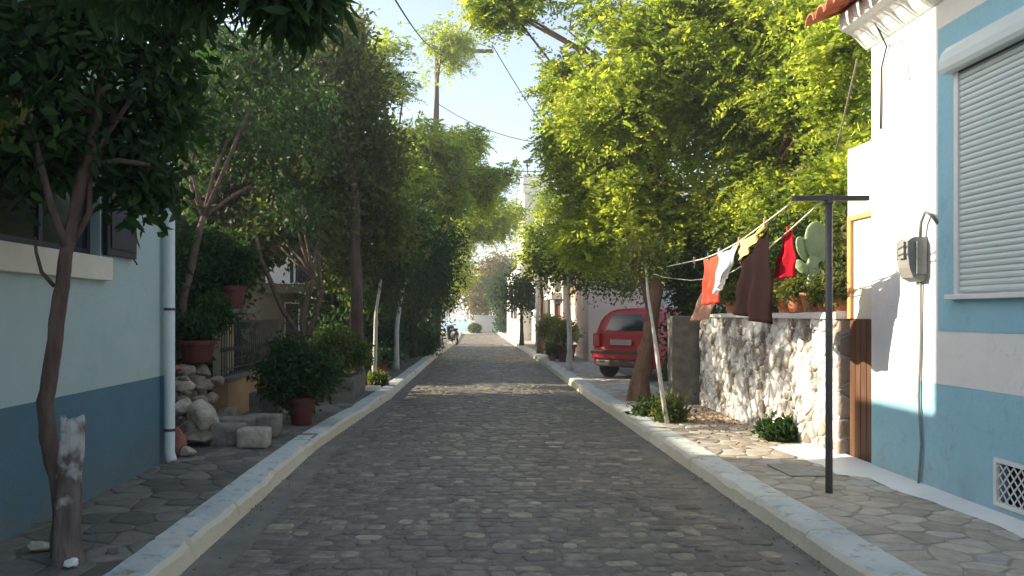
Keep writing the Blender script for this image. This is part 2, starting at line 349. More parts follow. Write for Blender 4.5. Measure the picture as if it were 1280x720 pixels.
def kerb(fn, side, wk, label):
    mb = MB(); ys = []; y = -3.0; jn = []
    while y < 62:
        L = random.uniform(.8, 1.05)
        for q in np.arange(0, L-.06, .11): ys.append(y+q); jn.append(0)
        ys += [y+L-.022, y+L-.014, y+L-.006]; jn += [0, 1, 0]; y += L
    n = 7; vs = []; ph = random.uniform(0, 6); off = 0; offz = 0
    for i, y in enumerate(ys):
        if i and jn[i-1]: off = random.gauss(0, .007); offz = random.gauss(0, .004)
        e = .007*math.sin(y*2.3+ph)+.006*math.sin(y*5.9+1)+random.gauss(0, .004)+off
        if jn[i]: e += .02
        zt = PV+.010+.004*math.sin(y*1.7+ph)+random.gauss(0, .0018)+offz-(.02 if jn[i] else 0)
        ch = random.uniform(.0, .02) if random.random() < .15 else 0
        x = fn(y)
        for dx, z in [(-.012, -.02), (e*.6, .04), (.008+e, zt-.038-ch), (.035+e+ch, zt-.008), (.085+e, zt+.001), (wk-.02, zt), (wk, -.02)]:
            vs.append((x+side*dx, y, z))
    fs = [(i*n+k, i*n+k+1, (i+1)*n+k+1, (i+1)*n+k) for i in range(len(ys)-1) for k in range(n-1)]
    mb.add(vs, fs)
    o = mb.build('kerb', M['kerb'], smooth=True); o.data.set_sharp_from_angle(angle=R(24))
    return tag(o, kind='structure')
kerb(xl, -1, .28, ''); kerb(xr, 1, .31, '')
# voronoi paving / rubble
def voro(seeds, bounds, gap):
    cells = []; S = np.array(seeds)
    for i, p in enumerate(S):
        d2 = ((S-p)**2).sum(1); idx = np.argsort(d2)[1:16]
        poly = [(bounds[0], bounds[2]), (bounds[1], bounds[2]), (bounds[1], bounds[3]), (bounds[0], bounds[3])]
        for j in idx:
            q = S[j]; nn = q-p; L = np.hypot(*nn)
            if L < 1e-6: continue
            nn = nn/L; lim = np.dot((p+q)/2, nn)-gap/2
            out = []
            for a, bq in zip(poly, poly[1:]+poly[:1]):
                da, db = np.dot(a, nn)-lim, np.dot(bq, nn)-lim
                if da <= 0: out.append(a)
                if da*db < 0:
                    t = da/(da-db); out.append((a[0]+(bq[0]-a[0])*t, a[1]+(bq[1]-a[1])*t))
            poly = out
            if len(poly) < 3: break
        if len(poly) >= 3: cells.append(poly)
    return cells
def seeds_grid(x0, x1, y0, y1, cx, cy, jit=.38):
    out = []; ny = max(1, round((y1-y0)/cy)); nx = max(1, round((x1-x0)/cx))
    for j in range(ny):
        for i in range(nx):
            out.append((x0+(i+.5+(.5 if j % 2 else 0)*.8+random.uniform(-jit, jit))*(x1-x0)/nx, y0+(j+.5+random.uniform(-jit, jit))*(y1-y0)/ny))
    return out
def pillow(mb, poly, fn, h, rings=((1, 0), (.96, .6), (.85, .92), (.5, 1))):
    c = np.mean(poly, axis=0); n = len(poly)
    # subdivide polygon edges a little for roundness
    pts = []
    for a, b_ in zip(poly, poly[1:]+poly[:1]):
        a = np.array(a); b_ = np.array(b_)
        pts.append(a*.86+b_*.14); pts.append(a*.14+b_*.86)
    n = len(pts); vs = []
    for sc, hh in rings:
        for p in pts:
            q = c+(p-c)*sc; vs.append(fn(q[0], q[1], h*hh))
    fs = [(k*n+i, k*n+(i+1) % n, (k+1)*n+(i+1) % n, (k+1)*n+i) for k in range(len(rings)-1) for i in range(n)]+[tuple((len(rings)-1)*n+i for i in range(n))]
    mb.add(vs, fs)
def pavement(x0, x1, y0, y1, m, cx, cy):
    mb = MB()
    for poly in voro(seeds_grid(x0, x1, y0, y1, cx, cy), (x0, x1, y0, y1), .018):
        t1, t2 = random.gauss(0, .008), random.gauss(0, .008); c = np.mean(poly, axis=0)
        hh = random.uniform(.003, .008)
        pillow(mb, poly, lambda u, v, h: (u, v, PV-.004+h+(u-c[0])*t1+(v-c[1])*t2), hh, ((1, -.3), (.97, .7), (.9, 1)))
    return tag(mb.build('pavement', m, smooth=True, fixn=False), kind='structure')
pb = MB().box(-40, -1.95, -3, 61.8, -.02, PV-.006); 
pvb = []
for yy in Y: pvb += [(-60, yy, PV-.006), (xl(yy)-.2, yy, PV-.006)]
pb = MB().add(pvb, [(2*i, 2*i+1, 2*i+3, 2*i+2) for i in range(len(Y)-1)])
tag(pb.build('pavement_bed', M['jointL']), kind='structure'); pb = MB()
pvb = []
for yy in Y: pvb += [(xr(yy)+.2, yy, PV-.006), (60, yy, PV-.006)]
pb.add(pvb, [(2*i, 2*i+1, 2*i+3, 2*i+2) for i in range(len(Y)-1)])
tag(pb.build('pavement_bed', M['joint']), kind='structure')
pavement(2.56, 3.83, 3.5, 24, M['flagR'], .27, .21)
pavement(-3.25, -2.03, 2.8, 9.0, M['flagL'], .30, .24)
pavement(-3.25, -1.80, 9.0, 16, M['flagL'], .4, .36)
pavement(3.83, 8.5, 13.4, 24, M['flagL'], .5, .45)
# white limewashed strip at the foot of the right house
sp = MB(); vs_ = []
for i, yy in enumerate(np.arange(2.5, 8.9, .15)):
    w = .20+.05*math.sin(yy*3)+random.uniform(-.02, .02)+(.25 if yy > 7.2 else 0)
    vs_ += [(3.85, yy, PV+.05), (3.83-w*.45, yy, PV+.03), (3.83-w, yy, PV+.003)]
k = len(vs_)//3
sp.add(vs_, [(3*i+a, 3*i+a+1, 3*i+a+4, 3*i+a+3) for i in range(k-1) for a in range(2)])
tag(sp.build('painted_pavement_edge', M['white_paint'], smooth=True), kind='structure')

# ------------------------------------------------------------------ walls with real openings
def wall_holes(mb, plane, c, t, u0, u1, z0, z1, holes):
    """plane 'x': wall face at x=c, thickness t (signed, away from viewer), u runs on Y. plane 'y': face at y=c, u runs on X"""
    us = sorted(set([u0, u1]+[h[i] for h in holes for i in (0, 1)])); zs = sorted(set([z0, z1]+[h[i] for h in holes for i in (2, 3)]))
    us = [u for u in us if u0 <= u <= u1]; zs = [z for z in zs if z0 <= z <= z1]
    def solid(i, j):
        if i < 0 or j < 0 or i >= len(us)-1 or j >= len(zs)-1: return False
        cu, cz = (us[i]+us[i+1])/2, (zs[j]+zs[j+1])/2
        return not any(h[0] < cu < h[1] and h[2] < cz < h[3] for h in holes)
    pt = (lambda u, z, d: (c+d, u, z)) if plane == 'x' else (lambda u, z, d: (u, c+d, z))
    for i in range(len(us)-1):
        for j in range(len(zs)-1):
            if not solid(i, j): continue
            a, b_, e, f = us[i], us[i+1], zs[j], zs[j+1]
            for d in (0, t): mb.add([pt(a,e,d), pt(b_,e,d), pt(b_,f,d), pt(a,f,d)], [(0,1,2,3)])
            if not solid(i-1, j): mb.add([pt(a,e,0), pt(a,f,0), pt(a,f,t), pt(a,e,t)], [(0,1,2,3)])
            if not solid(i+1, j): mb.add([pt(b_,e,0), pt(b_,f,0), pt(b_,f,t), pt(b_,e,t)], [(0,1,2,3)])
            if not solid(i, j-1): mb.add([pt(a,e,0), pt(b_,e,0), pt(b_,e,t), pt(a,e,t)], [(0,1,2,3)])
            if not solid(i, j+1): mb.add([pt(a,f,0), pt(b_,f,0), pt(b_,f,t), pt(a,f,t)], [(0,1,2,3)])
    return mb
def pbox(mb, plane, c, d0, d1, u0, u1, z0, z1):
    if plane == 'x': mb.box(min(c+d0, c+d1), max(c+d0, c+d1), u0, u1, z0, z1)
    else: mb.box(u0, u1, min(c+d0, c+d1), max(c+d0, c+d1), z0, z1)
    return mb
def window(parent, plane, c, sg, u0, u1, z0, z1, frame_m, shutters=None, sill=None):
    """sg: +1/-1 = direction into the building"""
    f = MB(); w = .05; a, b_ = sg*.08, sg*.13
    pbox(f, plane, c, a, b_, u0, u0+w, z0, z1); pbox(f, plane, c, a, b_, u1-w, u1, z0, z1)
    pbox(f, plane, c, a, b_, u0+w, u1-w, z0, z0+w); pbox(f, plane, c, a, b_, u0+w, u1-w, z1-w, z1)
    um = (u0+u1)/2; pbox(f, plane, c, a, b_, um-w/2, um+w/2, z0+w, z1-w)
    fo = f.build('window', frame_m, parent)
    fo_p = pbox(MB(), plane, c, sg*.10, sg*.11, u0+w, u1-w, z0+w, z1-w).build('pane', M['glass'], parent); fo_p.parent = fo
    if shutters:
        for s0, s1 in ((u0-(u1-u0)/2, u0-.01), (u1+.01, u1+(u1-u0)/2)):
            m_ = MB(); pbox(m_, plane, c, -sg*.012, -sg*.05, s0, s1, z0, z1); m_.build('shutter', shutters, parent)
    if sill:
        pbox(MB(), plane, c, -sg*.06, sg*.05, u0-.08, u1+.08, z0-.07, z0-.002).build('sill', sill, parent)
    return fo

# ================= LEFT PALE BLUE HOUSE
H = T('house', 'pale blue house with a dark blue dado and dark shutters, nearest on the left', 'house', (-5.5, 3.5, 0))
op = [(5.0, 6.52, 2.07, 3.30)]
w_ = wall_holes(MB(), 'x', -2.98, -.25, -2, 7.95, .99, 3.62, op); w_.box(-9, -3.232, 7.70, 7.95, .99, 3.62)
w_.build('wall', M['blue_wall'], H)
MB().box(-9, -2.98, -2, 7.95, .0, .99).build('dado', M['blue_dado'], H)
MB().box(-9, -2.93, -2, 8.0, 3.622, 3.72).build('roof_slab', M['blue_wall'], H)
MB().box(-9, -4.0, -2, 8.2, 3.722, 8.5).build('upper_floor', M['offwhite'], H)
MB().box(-9, -4.4, 8.202, 9.7, 0, 4.35).build('unseen_shadow_block', M['offwhite'], H)  # unseen block added behind the house to shade the wall opposite
wu = MB(); 
for k in range(14): wu.box(-4.0, -3.96, 5.2, 6.3, 5.0+k*.1, 5.07+k*.1)
wu.build('louvred_shutter', M['white_paint'], H)
MB().bbox(-3.1, -2.915, 4.5, 6.62, 1.87, 2.06, .008).build('sill', M['cream'], H)
wi = window(H, 'x', -2.98, -1, 5.0, 6.52, 2.075, 3.295, M['dark_shutter'])
cu = MB(); vs_ = []; N = 60
for i in range(N+1):
    yy = 5.06+i*1.4/N; vs_ += [(-3.2+.012*math.sin(i*1.3), yy, 2.12), (-3.2+.012*math.sin(i*1.3+.3), yy, 3.28)]
cu.add(vs_, [(2*i, 2*i+2, 2*i+3, 2*i+1) for i in range(N) if not (16 < i < 26 or i > 52)]); cu.build('curtain', M['curtain'], H)
MB().box(-3.3, -3.26, 4.9, 6.6, 2.0, 3.4).build('room_shade_sheet', M['dark'], H)  # black sheet painted as the unlit room behind the curtain
for (a, b_) in ((6.54, 7.12), (4.3, 4.97)):
    sh = MB().bbox(-2.965, -2.925, a, b_, 2.08, 3.32, .006)
    for k in range(3): sh.box(-2.922, -2.915, a+.06, b_-.06, 2.14+k*.39, 2.14+k*.39+.33)
    so_ = sh.build('shutter', M['dark_shutter'], H)
    MB().tube([(-2.93, b_-.06, 2.08), (-2.90, b_-.05, 2.03)], .008, 6).build('shutter_hook', M['iron'], H)
dp = MB().tube([(-3.06, 7.84, 3.40), (-2.95, 7.84, 3.30), (-2.90, 7.84, 3.18), (-2.90, 7.84, 3.1), (-2.90, 7.84, .24), (-2.885, 7.84, .18), (-2.87, 7.83, .15)], .05, 16)
dpo = dp.build('drainpipe', M['pipe'], H, smooth=True)
for z in (1.63, .45, 2.8):
    o = MB().tube([(-2.90, 7.84, z), (-2.90, 7.84, z+.025)], .056, 16).build('pipe_clip', M['iron'], H)

# ================= RIGHT WHITE AND BLUE HOUSE
H = T('house', 'white house with sky blue dado, blue window surround and roller shutter, nearest on the right', 'house', (6, 3.5, 0))
X0 = 3.83
w_ = wall_holes(MB(), 'x', X0, .3, -2, 7.55, 1.03, 4.2, [(4.9, 6.2, 1.75, 3.6)])
w_.box(X0+.302, 9, 7.25, 7.55, 1.03, 4.2).build('wall', M['white_wall'], H)
d_ = wall_holes(MB(), 'x', X0, .3, -2, 7.55, 0, 1.028, [(4.95, 5.79, .22, .56)]); d_.box(X0+.302, 9, 7.25, 7.55, 0, 1.028)
d_.build('dado', M['sky_dado'], H)
su = wall_holes(MB(), 'x', X0-.004, .003, 4.55, 6.48, 1.46, 3.9, [(4.9, 6.2, 1.75, 3.6)]); su.build('window_surround', M['surround'], H)
sb = MB(); prof = [(X0-.006, 3.47), (X0-.11, 3.47), (X0-.125, 3.50), (X0-.125, 3.56), (X0-.105, 3.63), (X0-.06, 3.68), (X0-.006, 3.69)]
sb.extrude(prof, 4.84, 6.27); rs = sb.build('roller_shutter', M['shutter'], H)
sl_ = MB(); z = 1.765
while z < 3.46:
    pr = [(X0-.005, z+.001), (X0-.016, z+.006), (X0-.021, z+.022), (X0-.017, z+.038), (X0-.006, z+.043), (X0+.004, z+.043), (X0+.004, z+.001)]
    sl_.extrude(pr, 4.93, 6.17); z += .0455
o = sl_.build('slats', M['shutter'], H, smooth=False); o.parent = rs; o.location = (0, 0, 0)
for a in (4.87, 6.172):
    o = MB().box(X0-.035, X0-.006, a, a+.05, 1.75, 3.468).build('guide_rail', M['white_paint'], H); o.parent = rs; o.location = (0, 0, 0)
o = MB().box(X0-.03, X0-.022, 4.93, 6.17, 3.455, 3.469).build('painted_shade_strip', M['iron'], H); o.parent = rs  # dark strip whose colour stands for the shade under the shutter box
MB().bbox(X0-.07, X0+.0, 4.78, 6.29, 1.71, 1.748, .006).build('sill', M['white_paint'], H)
# vent
fr = MB(); y0, y1, z0, z1 = 4.95, 5.79, .22, .56
for bx in ((y0, y0+.03, z0, z1), (y1-.03, y1, z0, z1), (y0+.03, y1-.03, z0, z0+.03), (y0+.03, y1-.03, z1-.03, z1)): fr.box(X0-.012, X0+.02, *bx)
vo = fr.build('vent', M['white_paint'], H)
la = MB(); 
for k in range(-8, 16):
    for sgn in (1, -1):
        # diagonal bars clipped to the opening
        pts = []
        for t in np.linspace(0, 1, 2): pass
        ya = y0+.03+k*.075; 
        if sgn == 1: (ua, za), (ub, zb) = (ya, z0+.03), (ya+.28*.9, z1-.03)
        else: (ua, za), (ub, zb) = (ya, z1-.03), (ya+.28*.9, z0+.03)
        lo_, hi_ = y0+.03, y1-.03
        if ub < lo_ or ua > hi_: continue
        def at(u): return za+(zb-za)*(u-ua)/(ub-ua)
        uA, uB = max(ua, lo_), min(ub, hi_)
        if uB-uA < .01: continue
        la.tube([(X0+.004+.003*sgn, uA, at(uA)), (X0+.004+.003*sgn, uB, at(uB))], .0055, 6)
o = la.build('lattice', M['white_paint'], H); o.parent = vo
o = MB().box(X0+.10, X0+.12, y0, y1, z0, z1).build('vent_shade_sheet', M['dark'], H); o.parent = vo  # black sheet standing in for the shade inside the vent
# cornice + tiles
co = MB().extrude([(X0+.02, 4.10), (X0-.015, 4.11), (X0-.06, 4.15), (X0-.12, 4.22), (X0-.20, 4.27), (X0-.26, 4.29), (X0-.27, 4.31), (X0-.27, 4.44), (X0+.02, 4.44)], -2, 7.62)
co.build('cornice', M['white_wall'], H, smooth=False)
roof = MB().add([(3.50,-2,4.45), (3.50,7.6,4.45), (6.5,7.6,5.7), (6.5,-2,5.7), (9,7.6,4.6), (9,-2,4.6)], [(0,1,2,3), (3,2,4,5)])
roof.add([(3.50,7.6,4.445), (9,7.6,4.445), (6.5,7.6,5.695)], [(0,1,2)])
roof.build('roof', M['tile'], H)
tl = MB(); pitch = math.atan2(1.25, 3.0)
for i in range(26):
    yc = 7.60-i*.21
    for row in range(7):
        x0_ = 3.26+row*.36; z0_ = 4.325+row*.36*math.tan(pitch)+.03
        L = .42; x1_ = x0_+L*math.cos(pitch); z1_ = z0_+L*math.sin(pitch)-.02
        for cov in ((1, 0) if row else (1,)):
            yo = yc-(0 if cov else .105); vs_ = []; n = 8
            jx = random.uniform(-.02, .02)
            for (xx, zz, rr) in ((x0_+jx, z0_, .095), (x1_, z1_, .075)):
                for thk in (0, .014):
                    for k in range(n+1):
                        a = math.pi*k/n
                        vs_.append((xx, yo+math.cos(a)*(rr-thk), zz+(math.sin(a)*(rr-thk) if cov else -math.sin(a)*(rr-thk)*.8+.03)))
            m1 = n+1; fs_ = []
            for k in range(n):
                fs_ += [(k, k+1, 2*m1+k+1, 2*m1+k), (m1+k, m1+k+1, 3*m1+k+1, 3*m1+k), (k, k+1, m1+k+1, m1+k), (2*m1+k, 2*m1+k+1, 3*m1+k+1, 3*m1+k)]
            tl.add(vs_, fs_)
tl.build('roof_tiles', M['tile'], H)
# electricity meter and its cables (fixed to the house)
mt = MB(); yc = 6.72
prof = [(X0-.003, 2.10), (X0-.003, 1.90), (X0-.05, 1.865), (X0-.12, 1.90), (X0-.15, 1.98), (X0-.165, 2.10), (X0-.165, 2.20), (X0-.12, 2.235), (X0-.003, 2.24)]
mt.extrude(prof, yc-.09, yc+.09); mt.box(X0-.185, X0-.167, yc-.06, yc+.03, 2.06, 2.2)
mt.box(X0-.10, X0-.02, yc-.112, yc-.092, 1.93, 2.2)
mo_ = mt.build('electricity_meter', M['meter'], H)
MB().tube([(X0-.04, yc-.05, 2.24), (X0-.05, yc-.08, 2.36), (X0-.05, yc-.14, 2.44), (X0-.03, yc-.2, 2.40), (X0-.002, yc-.24, 2.33)], .014, 8).build('conduit', M['meter'], H, smooth=True)
MB().tube([(X0-.02, yc-.02, 1.87), (X0-.015, yc-.01, 1.3), (X0-.02, yc+.01, .9), (X0-.018, yc-.03, .5), (X0-.02, yc+.01, .17)], .011, 8).build('cable', M['meter'], H, smooth=True)
MB().tube([(X0-.28, 7.15, 4.75), (X0-.28, 7.2, 4.42), (X0-.1, 7.25, 4.2), (X0-.02, 7.24, 4.02), (X0-.015, 7.34, 3.85), (X0-.012, 7.36, 3.3)], .009, 6).build('cable', M['wire'], H, smooth=True)
MB().tube([(X0-.02, 7.24, 4.02), (X0-.03, 7.0, 4.0), (X0-.02, 6.9, 3.8), (X0-.012, 6.88, 3.6)], .005, 6).build('cable', M['meter'], H, smooth=True)

# ================= GATEWAY between right house and garden wall
H = T('gateway', 'cream doorway pier with an orange frame and low brown gate beside the garden wall', 'doorway', (3.95, 7.85, PV))
MB().box(3.86, 4.3, 7.60, 8.08, 2.58, 3.25).build('lintel', M['cream'], H)
MB().box(3.88, 4.3, 7.58, 8.0, 1.55, 2.578).build('panel', M['cream'], H)
MB().box(3.85, 3.93, 8.003, 8.075, 1.55, 2.578).build('door_frame', M['orange_wood'], H)
MB().box(3.85, 3.878, 7.58, 8.0, 2.53, 2.577).build('door_frame', M['orange_wood'], H)
dd = MB().bbox(3.88, 3.92, 7.60, 8.06, PV+.02, 1.545, .005)
for k in range(4): dd.box(3.868, 3.879, 7.615+k*.112, 7.715+k*.112, PV+.05, 1.53)
dd.build('gate', M['wood'], H)

# ================= RUBBLE GARDEN WALL
H = T('garden_wall', 'whitewashed rubble stone garden wall below the washing line', 'wall', (3.95, 10.3, 0))
MB().box(3.80, 4.12, 8.14, 12.9, 0, 1.56).build('core', M['wall_mortar'], H)
st = MB(); raw = MB()
for poly in voro(seeds_grid(8.12, 12.92, .1, 1.56, .20, .12, .45), (8.12, 12.92, .1, 1.56), .015):
    h = random.uniform(.012, .04)
    pillow(st, poly, lambda u, v, hh: (3.803-hh, u, v), h)
st.build('rubble_stones', M['rubble'], H, smooth=True, fixn=False)
for poly in voro(seeds_grid(3.78, 4.12, .1, 1.55, .2, .2, .3), (3.78, 4.12, .1, 1.55), .015):
    pillow(raw, poly, lambda u, v, hh: (u, 8.142-hh, v), random.uniform(.02, .04))
raw.build('end_stones', M['rubble_raw'], H, smooth=True, fixn=False)
cp = MB(); vs_ = []
for i, yy in enumerate(np.arange(8.1, 12.95, .1)):
    e = random.gauss(0, .008); zt = 1.615+random.gauss(0, .005)-(yy-8.1)*.006
    vs_ += [(3.745+e, yy, 1.545), (3.745+e, yy, zt-.01), (3.77+e, yy, zt), (4.15, yy, zt), (4.16, yy, 1.545)]
k = len(vs_)//5
cp.add(vs_, [(5*i+a, 5*i+a+1, 5*i+a+6, 5*i+a+5) for i in range(k-1) for a in range(4)]+[(0,1,2,3,4), tuple(5*(k-1)+a for a in range(5))])
cp.build('coping', M['white_wall'], H, smooth=False)
pr = T('gate_pier', 'grey plastered pier at the far end of the rubble wall, next to the red car', 'wall', (3.6, 13.2, 0))
MB().bbox(3.34, 4.6, 12.96, 13.25, 0, 1.56, .02).build('pier', M['grey_plaster'], pr)

# ------------------------------------------------------------------ FOLIAGE
NL = [0]; DENS = 2.3; BIG = 1.3
def unit(a): return a/np.maximum(np.linalg.norm(a, axis=1, keepdims=True), 1e-9)
def leaves(pos, d, length, width, fold=.25):
    """pos base (N,3), d direction, arrays length,width"""
    N = len(pos); d = unit(d); r = unit(rng.normal(size=(N, 3))); s_ = unit(np.cross(d, r)); up = np.cross(s_, d)
    L = length[:, None]; Wd = width[:, None]
    v0 = pos; v2 = pos+d*L-up*L*.12; mid = pos+d*L*.45
    v1 = mid+s_*Wd*.5+up*Wd*fold; v3 = mid-s_*Wd*.5+up*Wd*fold
    V = np.stack([v0, v1, v2, v3], 1).reshape(-1, 3)
    i = np.arange(N)*4
    F = np.concatenate([np.stack([i, i+1, i+2], 1), np.stack([i, i+2, i+3], 1)])
    return V, F
def leaves7(pos, d, length, width):
    N = len(pos); d = unit(d); r = unit(rng.normal(size=(N, 3))); s_ = unit(np.cross(d, r)); up = np.cross(s_, d)
    L = length[:, None]; Wd = width[:, None]; cv = rng.uniform(.05, .35, (N, 1))
    def pt(t, w, u): return pos+d*L*t+s_*Wd*w+up*(Wd*u-L*cv*t*t)
    V = np.stack([pt(0,0,0), pt(.28,.46,.16), pt(.66,.36,.14), pt(1,0,.0), pt(.66,-.36,.14), pt(.28,-.46,.16), pt(.45,0,-.04)], 1).reshape(-1, 3)
    i = np.arange(N)*7
    F = np.concatenate([np.stack([i+a, i+(a+1) % 6, i+6], 1) for a in range(6)])
    return V, F
def sines(p, s):
    return (np.sin(p[:, 0]*s+1.3)+np.sin(p[:, 1]*s*1.1+2.1)+np.sin(p[:, 2]*s*1.2+.4)+np.sin((p[:, 0]+p[:, 2])*s*1.9)+np.sin((p[:, 1]-p[:, 2])*s*1.7))/5
def crown_clusters(blobs, per, gap=-.35, gs=3.):
    out = []; ctr = []
    for (x, y, z, rx, ry, rz) in blobs:
        n = int(DENS*per*max(.15, (rx*ry*rz)**(2/3)))
        d = unit(rng.normal(size=(n, 3))); rad = rng.random(n)**(1/2.6)
        p = np.array([x, y, z])+d*rad[:, None]*np.array([rx, ry, rz])*(1+.25*rng.normal(size=(n, 1))*.6)
        keep = sines(p, gs) > gap
        out.append(p[keep]); ctr.append(np.repeat([[x, y, z]], keep.sum(), 0))
    return np.concatenate(out), np.concatenate(ctr)
def make_crown(parent, blobs, per, kind, L, m, name='crown', gap=-.35, spread=.16, droop=.3, k=9, gs=3., wf=1.):
    L *= BIG; c, o = crown_clusters(blobs, per, gap, gs); out = unit(c-o); NL[0] += len(c)*k
    if kind == 'frond':      # feathery compound leaves
        nf = max(2, k//3); n = len(c)*nf
        base = np.repeat(c, nf, 0)+rng.normal(size=(n, 3))*spread*.5
        d = unit((np.repeat(out, nf, 0)*.6+rng.normal(size=(n, 3))*.8)*[1, 1, .6]+[0, 0, -droop])
        FL = L*4.2*rng.uniform(.7, 1.3, n); nl = 11
        t = np.tile(np.linspace(.12, 1, nl), n); sd = np.tile(np.where(np.arange(nl) % 2 == 0, 1., -1.), n)
        D = np.repeat(d, nl, 0); ref = unit(np.cross(d, unit(rng.normal(size=(n, 3))*.4+[0, 0, 1]))); S = np.repeat(ref, nl, 0)
        Fl = np.repeat(FL, nl); Bp = np.repeat(base, nl, 0)+D*(t*Fl)[:, None]; Bp[:, 2] -= (t**2)*Fl*.25
        ld = unit(S*sd[:, None]*.9+D*.55+rng.normal(size=D.shape)*.12)
        ln = L*rng.uniform(.8, 1.2, len(t))*(1.15-.6*t)*1.3
        V, F = leaves(Bp, ld, ln, ln*.5, .1)
    else:
        n = len(c)*k
        base = np.repeat(c, k, 0)+rng.normal(size=(n, 3))*spread
        d = unit(np.repeat(out, k, 0)*.6+rng.normal(size=(n, 3))*.75+[0, 0, -droop])
        ln = L*rng.uniform(.6, 1.25, n)
        V, F = leaves7(base, d, ln, ln*rng.uniform(.38, .52, n)*wf) if kind == 'leaf7' else leaves(base, d, ln, ln*rng.uniform(.38, .55, n)*wf, .22)
    return npmesh(name, V, F, m, parent), c
def blob(px, py, Y, rpx, rpy=None, ry=None):
    x, y, z = P(px, py, Y); s_ = Y/1000; rpy = rpy or rpx
    return (x, y, z, rpx*s_, ry or (rpx+rpy)/2*s_, rpy*s_)

def tree(name, label, path, rad, blobs, per, kind, L, leafm, barkm, group=None, extra=None, twigs=.12, cat='tree', fork=None, **kw):
    base = path[0]; t = T(name, label, cat, base, group)
    tr = MB(); pts = [Vector(p) for p in path]
    # smooth path
    sm = []
    for i in range(len(pts)-1):
        p0, p1, p2, p3 = pts[max(i-1, 0)], pts[i], pts[i+1], pts[min(i+2, len(pts)-1)]
        for q in range(5):
            u = q/5
            sm.append(.5*((2*p1)+(p2-p0)*u+(2*p0-5*p1+4*p2-p3)*u*u+(3*p1-p0-3*p2+p3)*u**3)+Vector((random.gauss(0, .06*rad), random.gauss(0, .06*rad), 0))*(0 if i == q == 0 else 1))
    sm.append(pts[-1]); n = len(sm)
    radii = [rad*(1.35-.45*min(1, i/3))*(1-.5*i/n) for i in range(n)]
    tr.tube(sm, radii, 12, wob=.10)
    br = MB(); cr, cl = make_crown(t, blobs, per, kind, L, leafm, **kw)
    for (x, y, z, rx, ry, rz) in blobs:
        end = Vector((x, y, z)); j = fork if fork else n-1
        start = min(sm[n//2:], key=lambda q: (q-end).length) if end.z > sm[n//2].z else sm[n//2]
        mid = start.lerp(end, .5)+Vector((random.gauss(0, .1), random.gauss(0, .1), .12*(end-start).length))
        r0 = radii[-1]*.75
        br.tube([start, start.lerp(mid, .5)+Vector((random.gauss(0, .04), 0, .03)), mid, mid.lerp(end, .5), end], [r0, r0*.85, r0*.65, r0*.45, r0*.22], 7)
    if len(cl):
        idx = rng.choice(len(cl), int(len(cl)*twigs), replace=False); B = np.array([b_[:3] for b_ in blobs])
        for i in idx:
            p = cl[i]; q = B[np.argmin(((B-p)**2).sum(1))]
            m_ = (p+q)/2+rng.normal(size=3)*.05; r0 = max(.004, rad*.08)
            br.tube([q, m_, p], [r0, r0*.7, r0*.35], 4, cap=False)
    if extra:
        for e, r_ in extra: br.tube([Vector(p) for p in e], [r_*(1-.5*i/len(e)) for i in range(len(e))], 8, wob=.08)
    tr.build('trunk', barkm, t, smooth=True)
    br.build('branches', M['bark'] if barkm is M['bark_pale'] else barkm, t, smooth=True)
    return t
def bush(name, label, cat, loc, blobs, per, kind, L, leafm, group=None, stems=5, **kw):
    t = T(name, label, cat, loc, group)
    cr, cl = make_crown(t, blobs, per, kind, L, leafm, name='foliage', **kw)
    sm = MB()
    for i in rng.choice(len(cl), min(len(cl), stems*4), replace=False):
        p = Vector(cl[i]); b0 = Vector(loc)+Vector((random.uniform(-.05, .05), random.uniform(-.05, .05), 0))
        sm.tube([b0, b0.lerp(p, .5)+Vector((random.gauss(0, .02), 0, .04)), p], [.008, .006, .003], 5)
    sm.build('stems', M['bark'], t)
    return t

# --- left foreground tree
ft = tree('street_tree', 'slim leaning tree beside the old whitewashed stump, in front of the pale blue house', [(-2.43,4.85,PV), P(74,610,4.8), P(58,530,4.8), P(64,460,4.8), P(76,370,4.8), P(84,315,4.8), P(98,240,4.9), P(118,160,5.0), P(130,80,5.0)], .062,
     [blob(20,120,4.9,95,95,.5), blob(110,60,5.1,90,90,.6), blob(190,60,5.2,70,80,.5), blob(120,140,5.1,80,48,.5), blob(200,150,5.4,34,42,.3), blob(40,10,4.8,120,70,.6), blob(150,-60,5,150,80,.8),
      blob(30,200,5.0,50,22,.3), blob(180,228,5.2,28,18,.15), blob(90,185,5.2,50,26,.25)], 150, 'leaf7', .085, M['leaf_dark'], M['bark'], gap=-.26, spread=.10, k=12, twigs=.2,
     extra=[([P(84,315,4.8), P(100,250,5.0), P(128,190,5.1), P(150,120,5.2)], .03), ([P(84,315,4.8), P(62,250,4.7), P(40,160,4.8)], .026),
            ([P(80,325,4.8), P(112,265,4.9), P(112,200,5.0), P(180,100,5.1)], .022), ([P(68,358,4.8), P(52,340,4.75), P(45,315,4.75), P(44,296,4.75)], .012)])
# overhanging bough nearer the camera
bt = T('street_tree', 'dark leafy bough hanging into the top left corner from a tree out of view', 'tree', (-3.4, 2.2, PV))
make_crown(bt, [blob(300,-14,3.6,40,30,.25), blob(345,-4,3.7,34,28,.22), blob(240,-16,3.6,56,40,.3), blob(378,8,3.6,12,12,.1), blob(150,-40,3.5,90,50,.4), blob(388,-16,3.7,20,16,.15)], 150, 'leaf7', .105, M['leaf_dark'], spread=.05, k=6, droop=1.0, gap=-.3, wf=.62)
MB().tube([(-3.4,2.2,PV), (-3.38,2.2,1.5), (-3.0,2.6,2.8), (-2.2,3.2,3.3), P(240,-30,3.6), P(340,-16,3.7), P(392,6,3.65)], [.08, .07, .05, .03, .02, .012, .006], 8).build('trunk', M['bark'], bt, smooth=True)
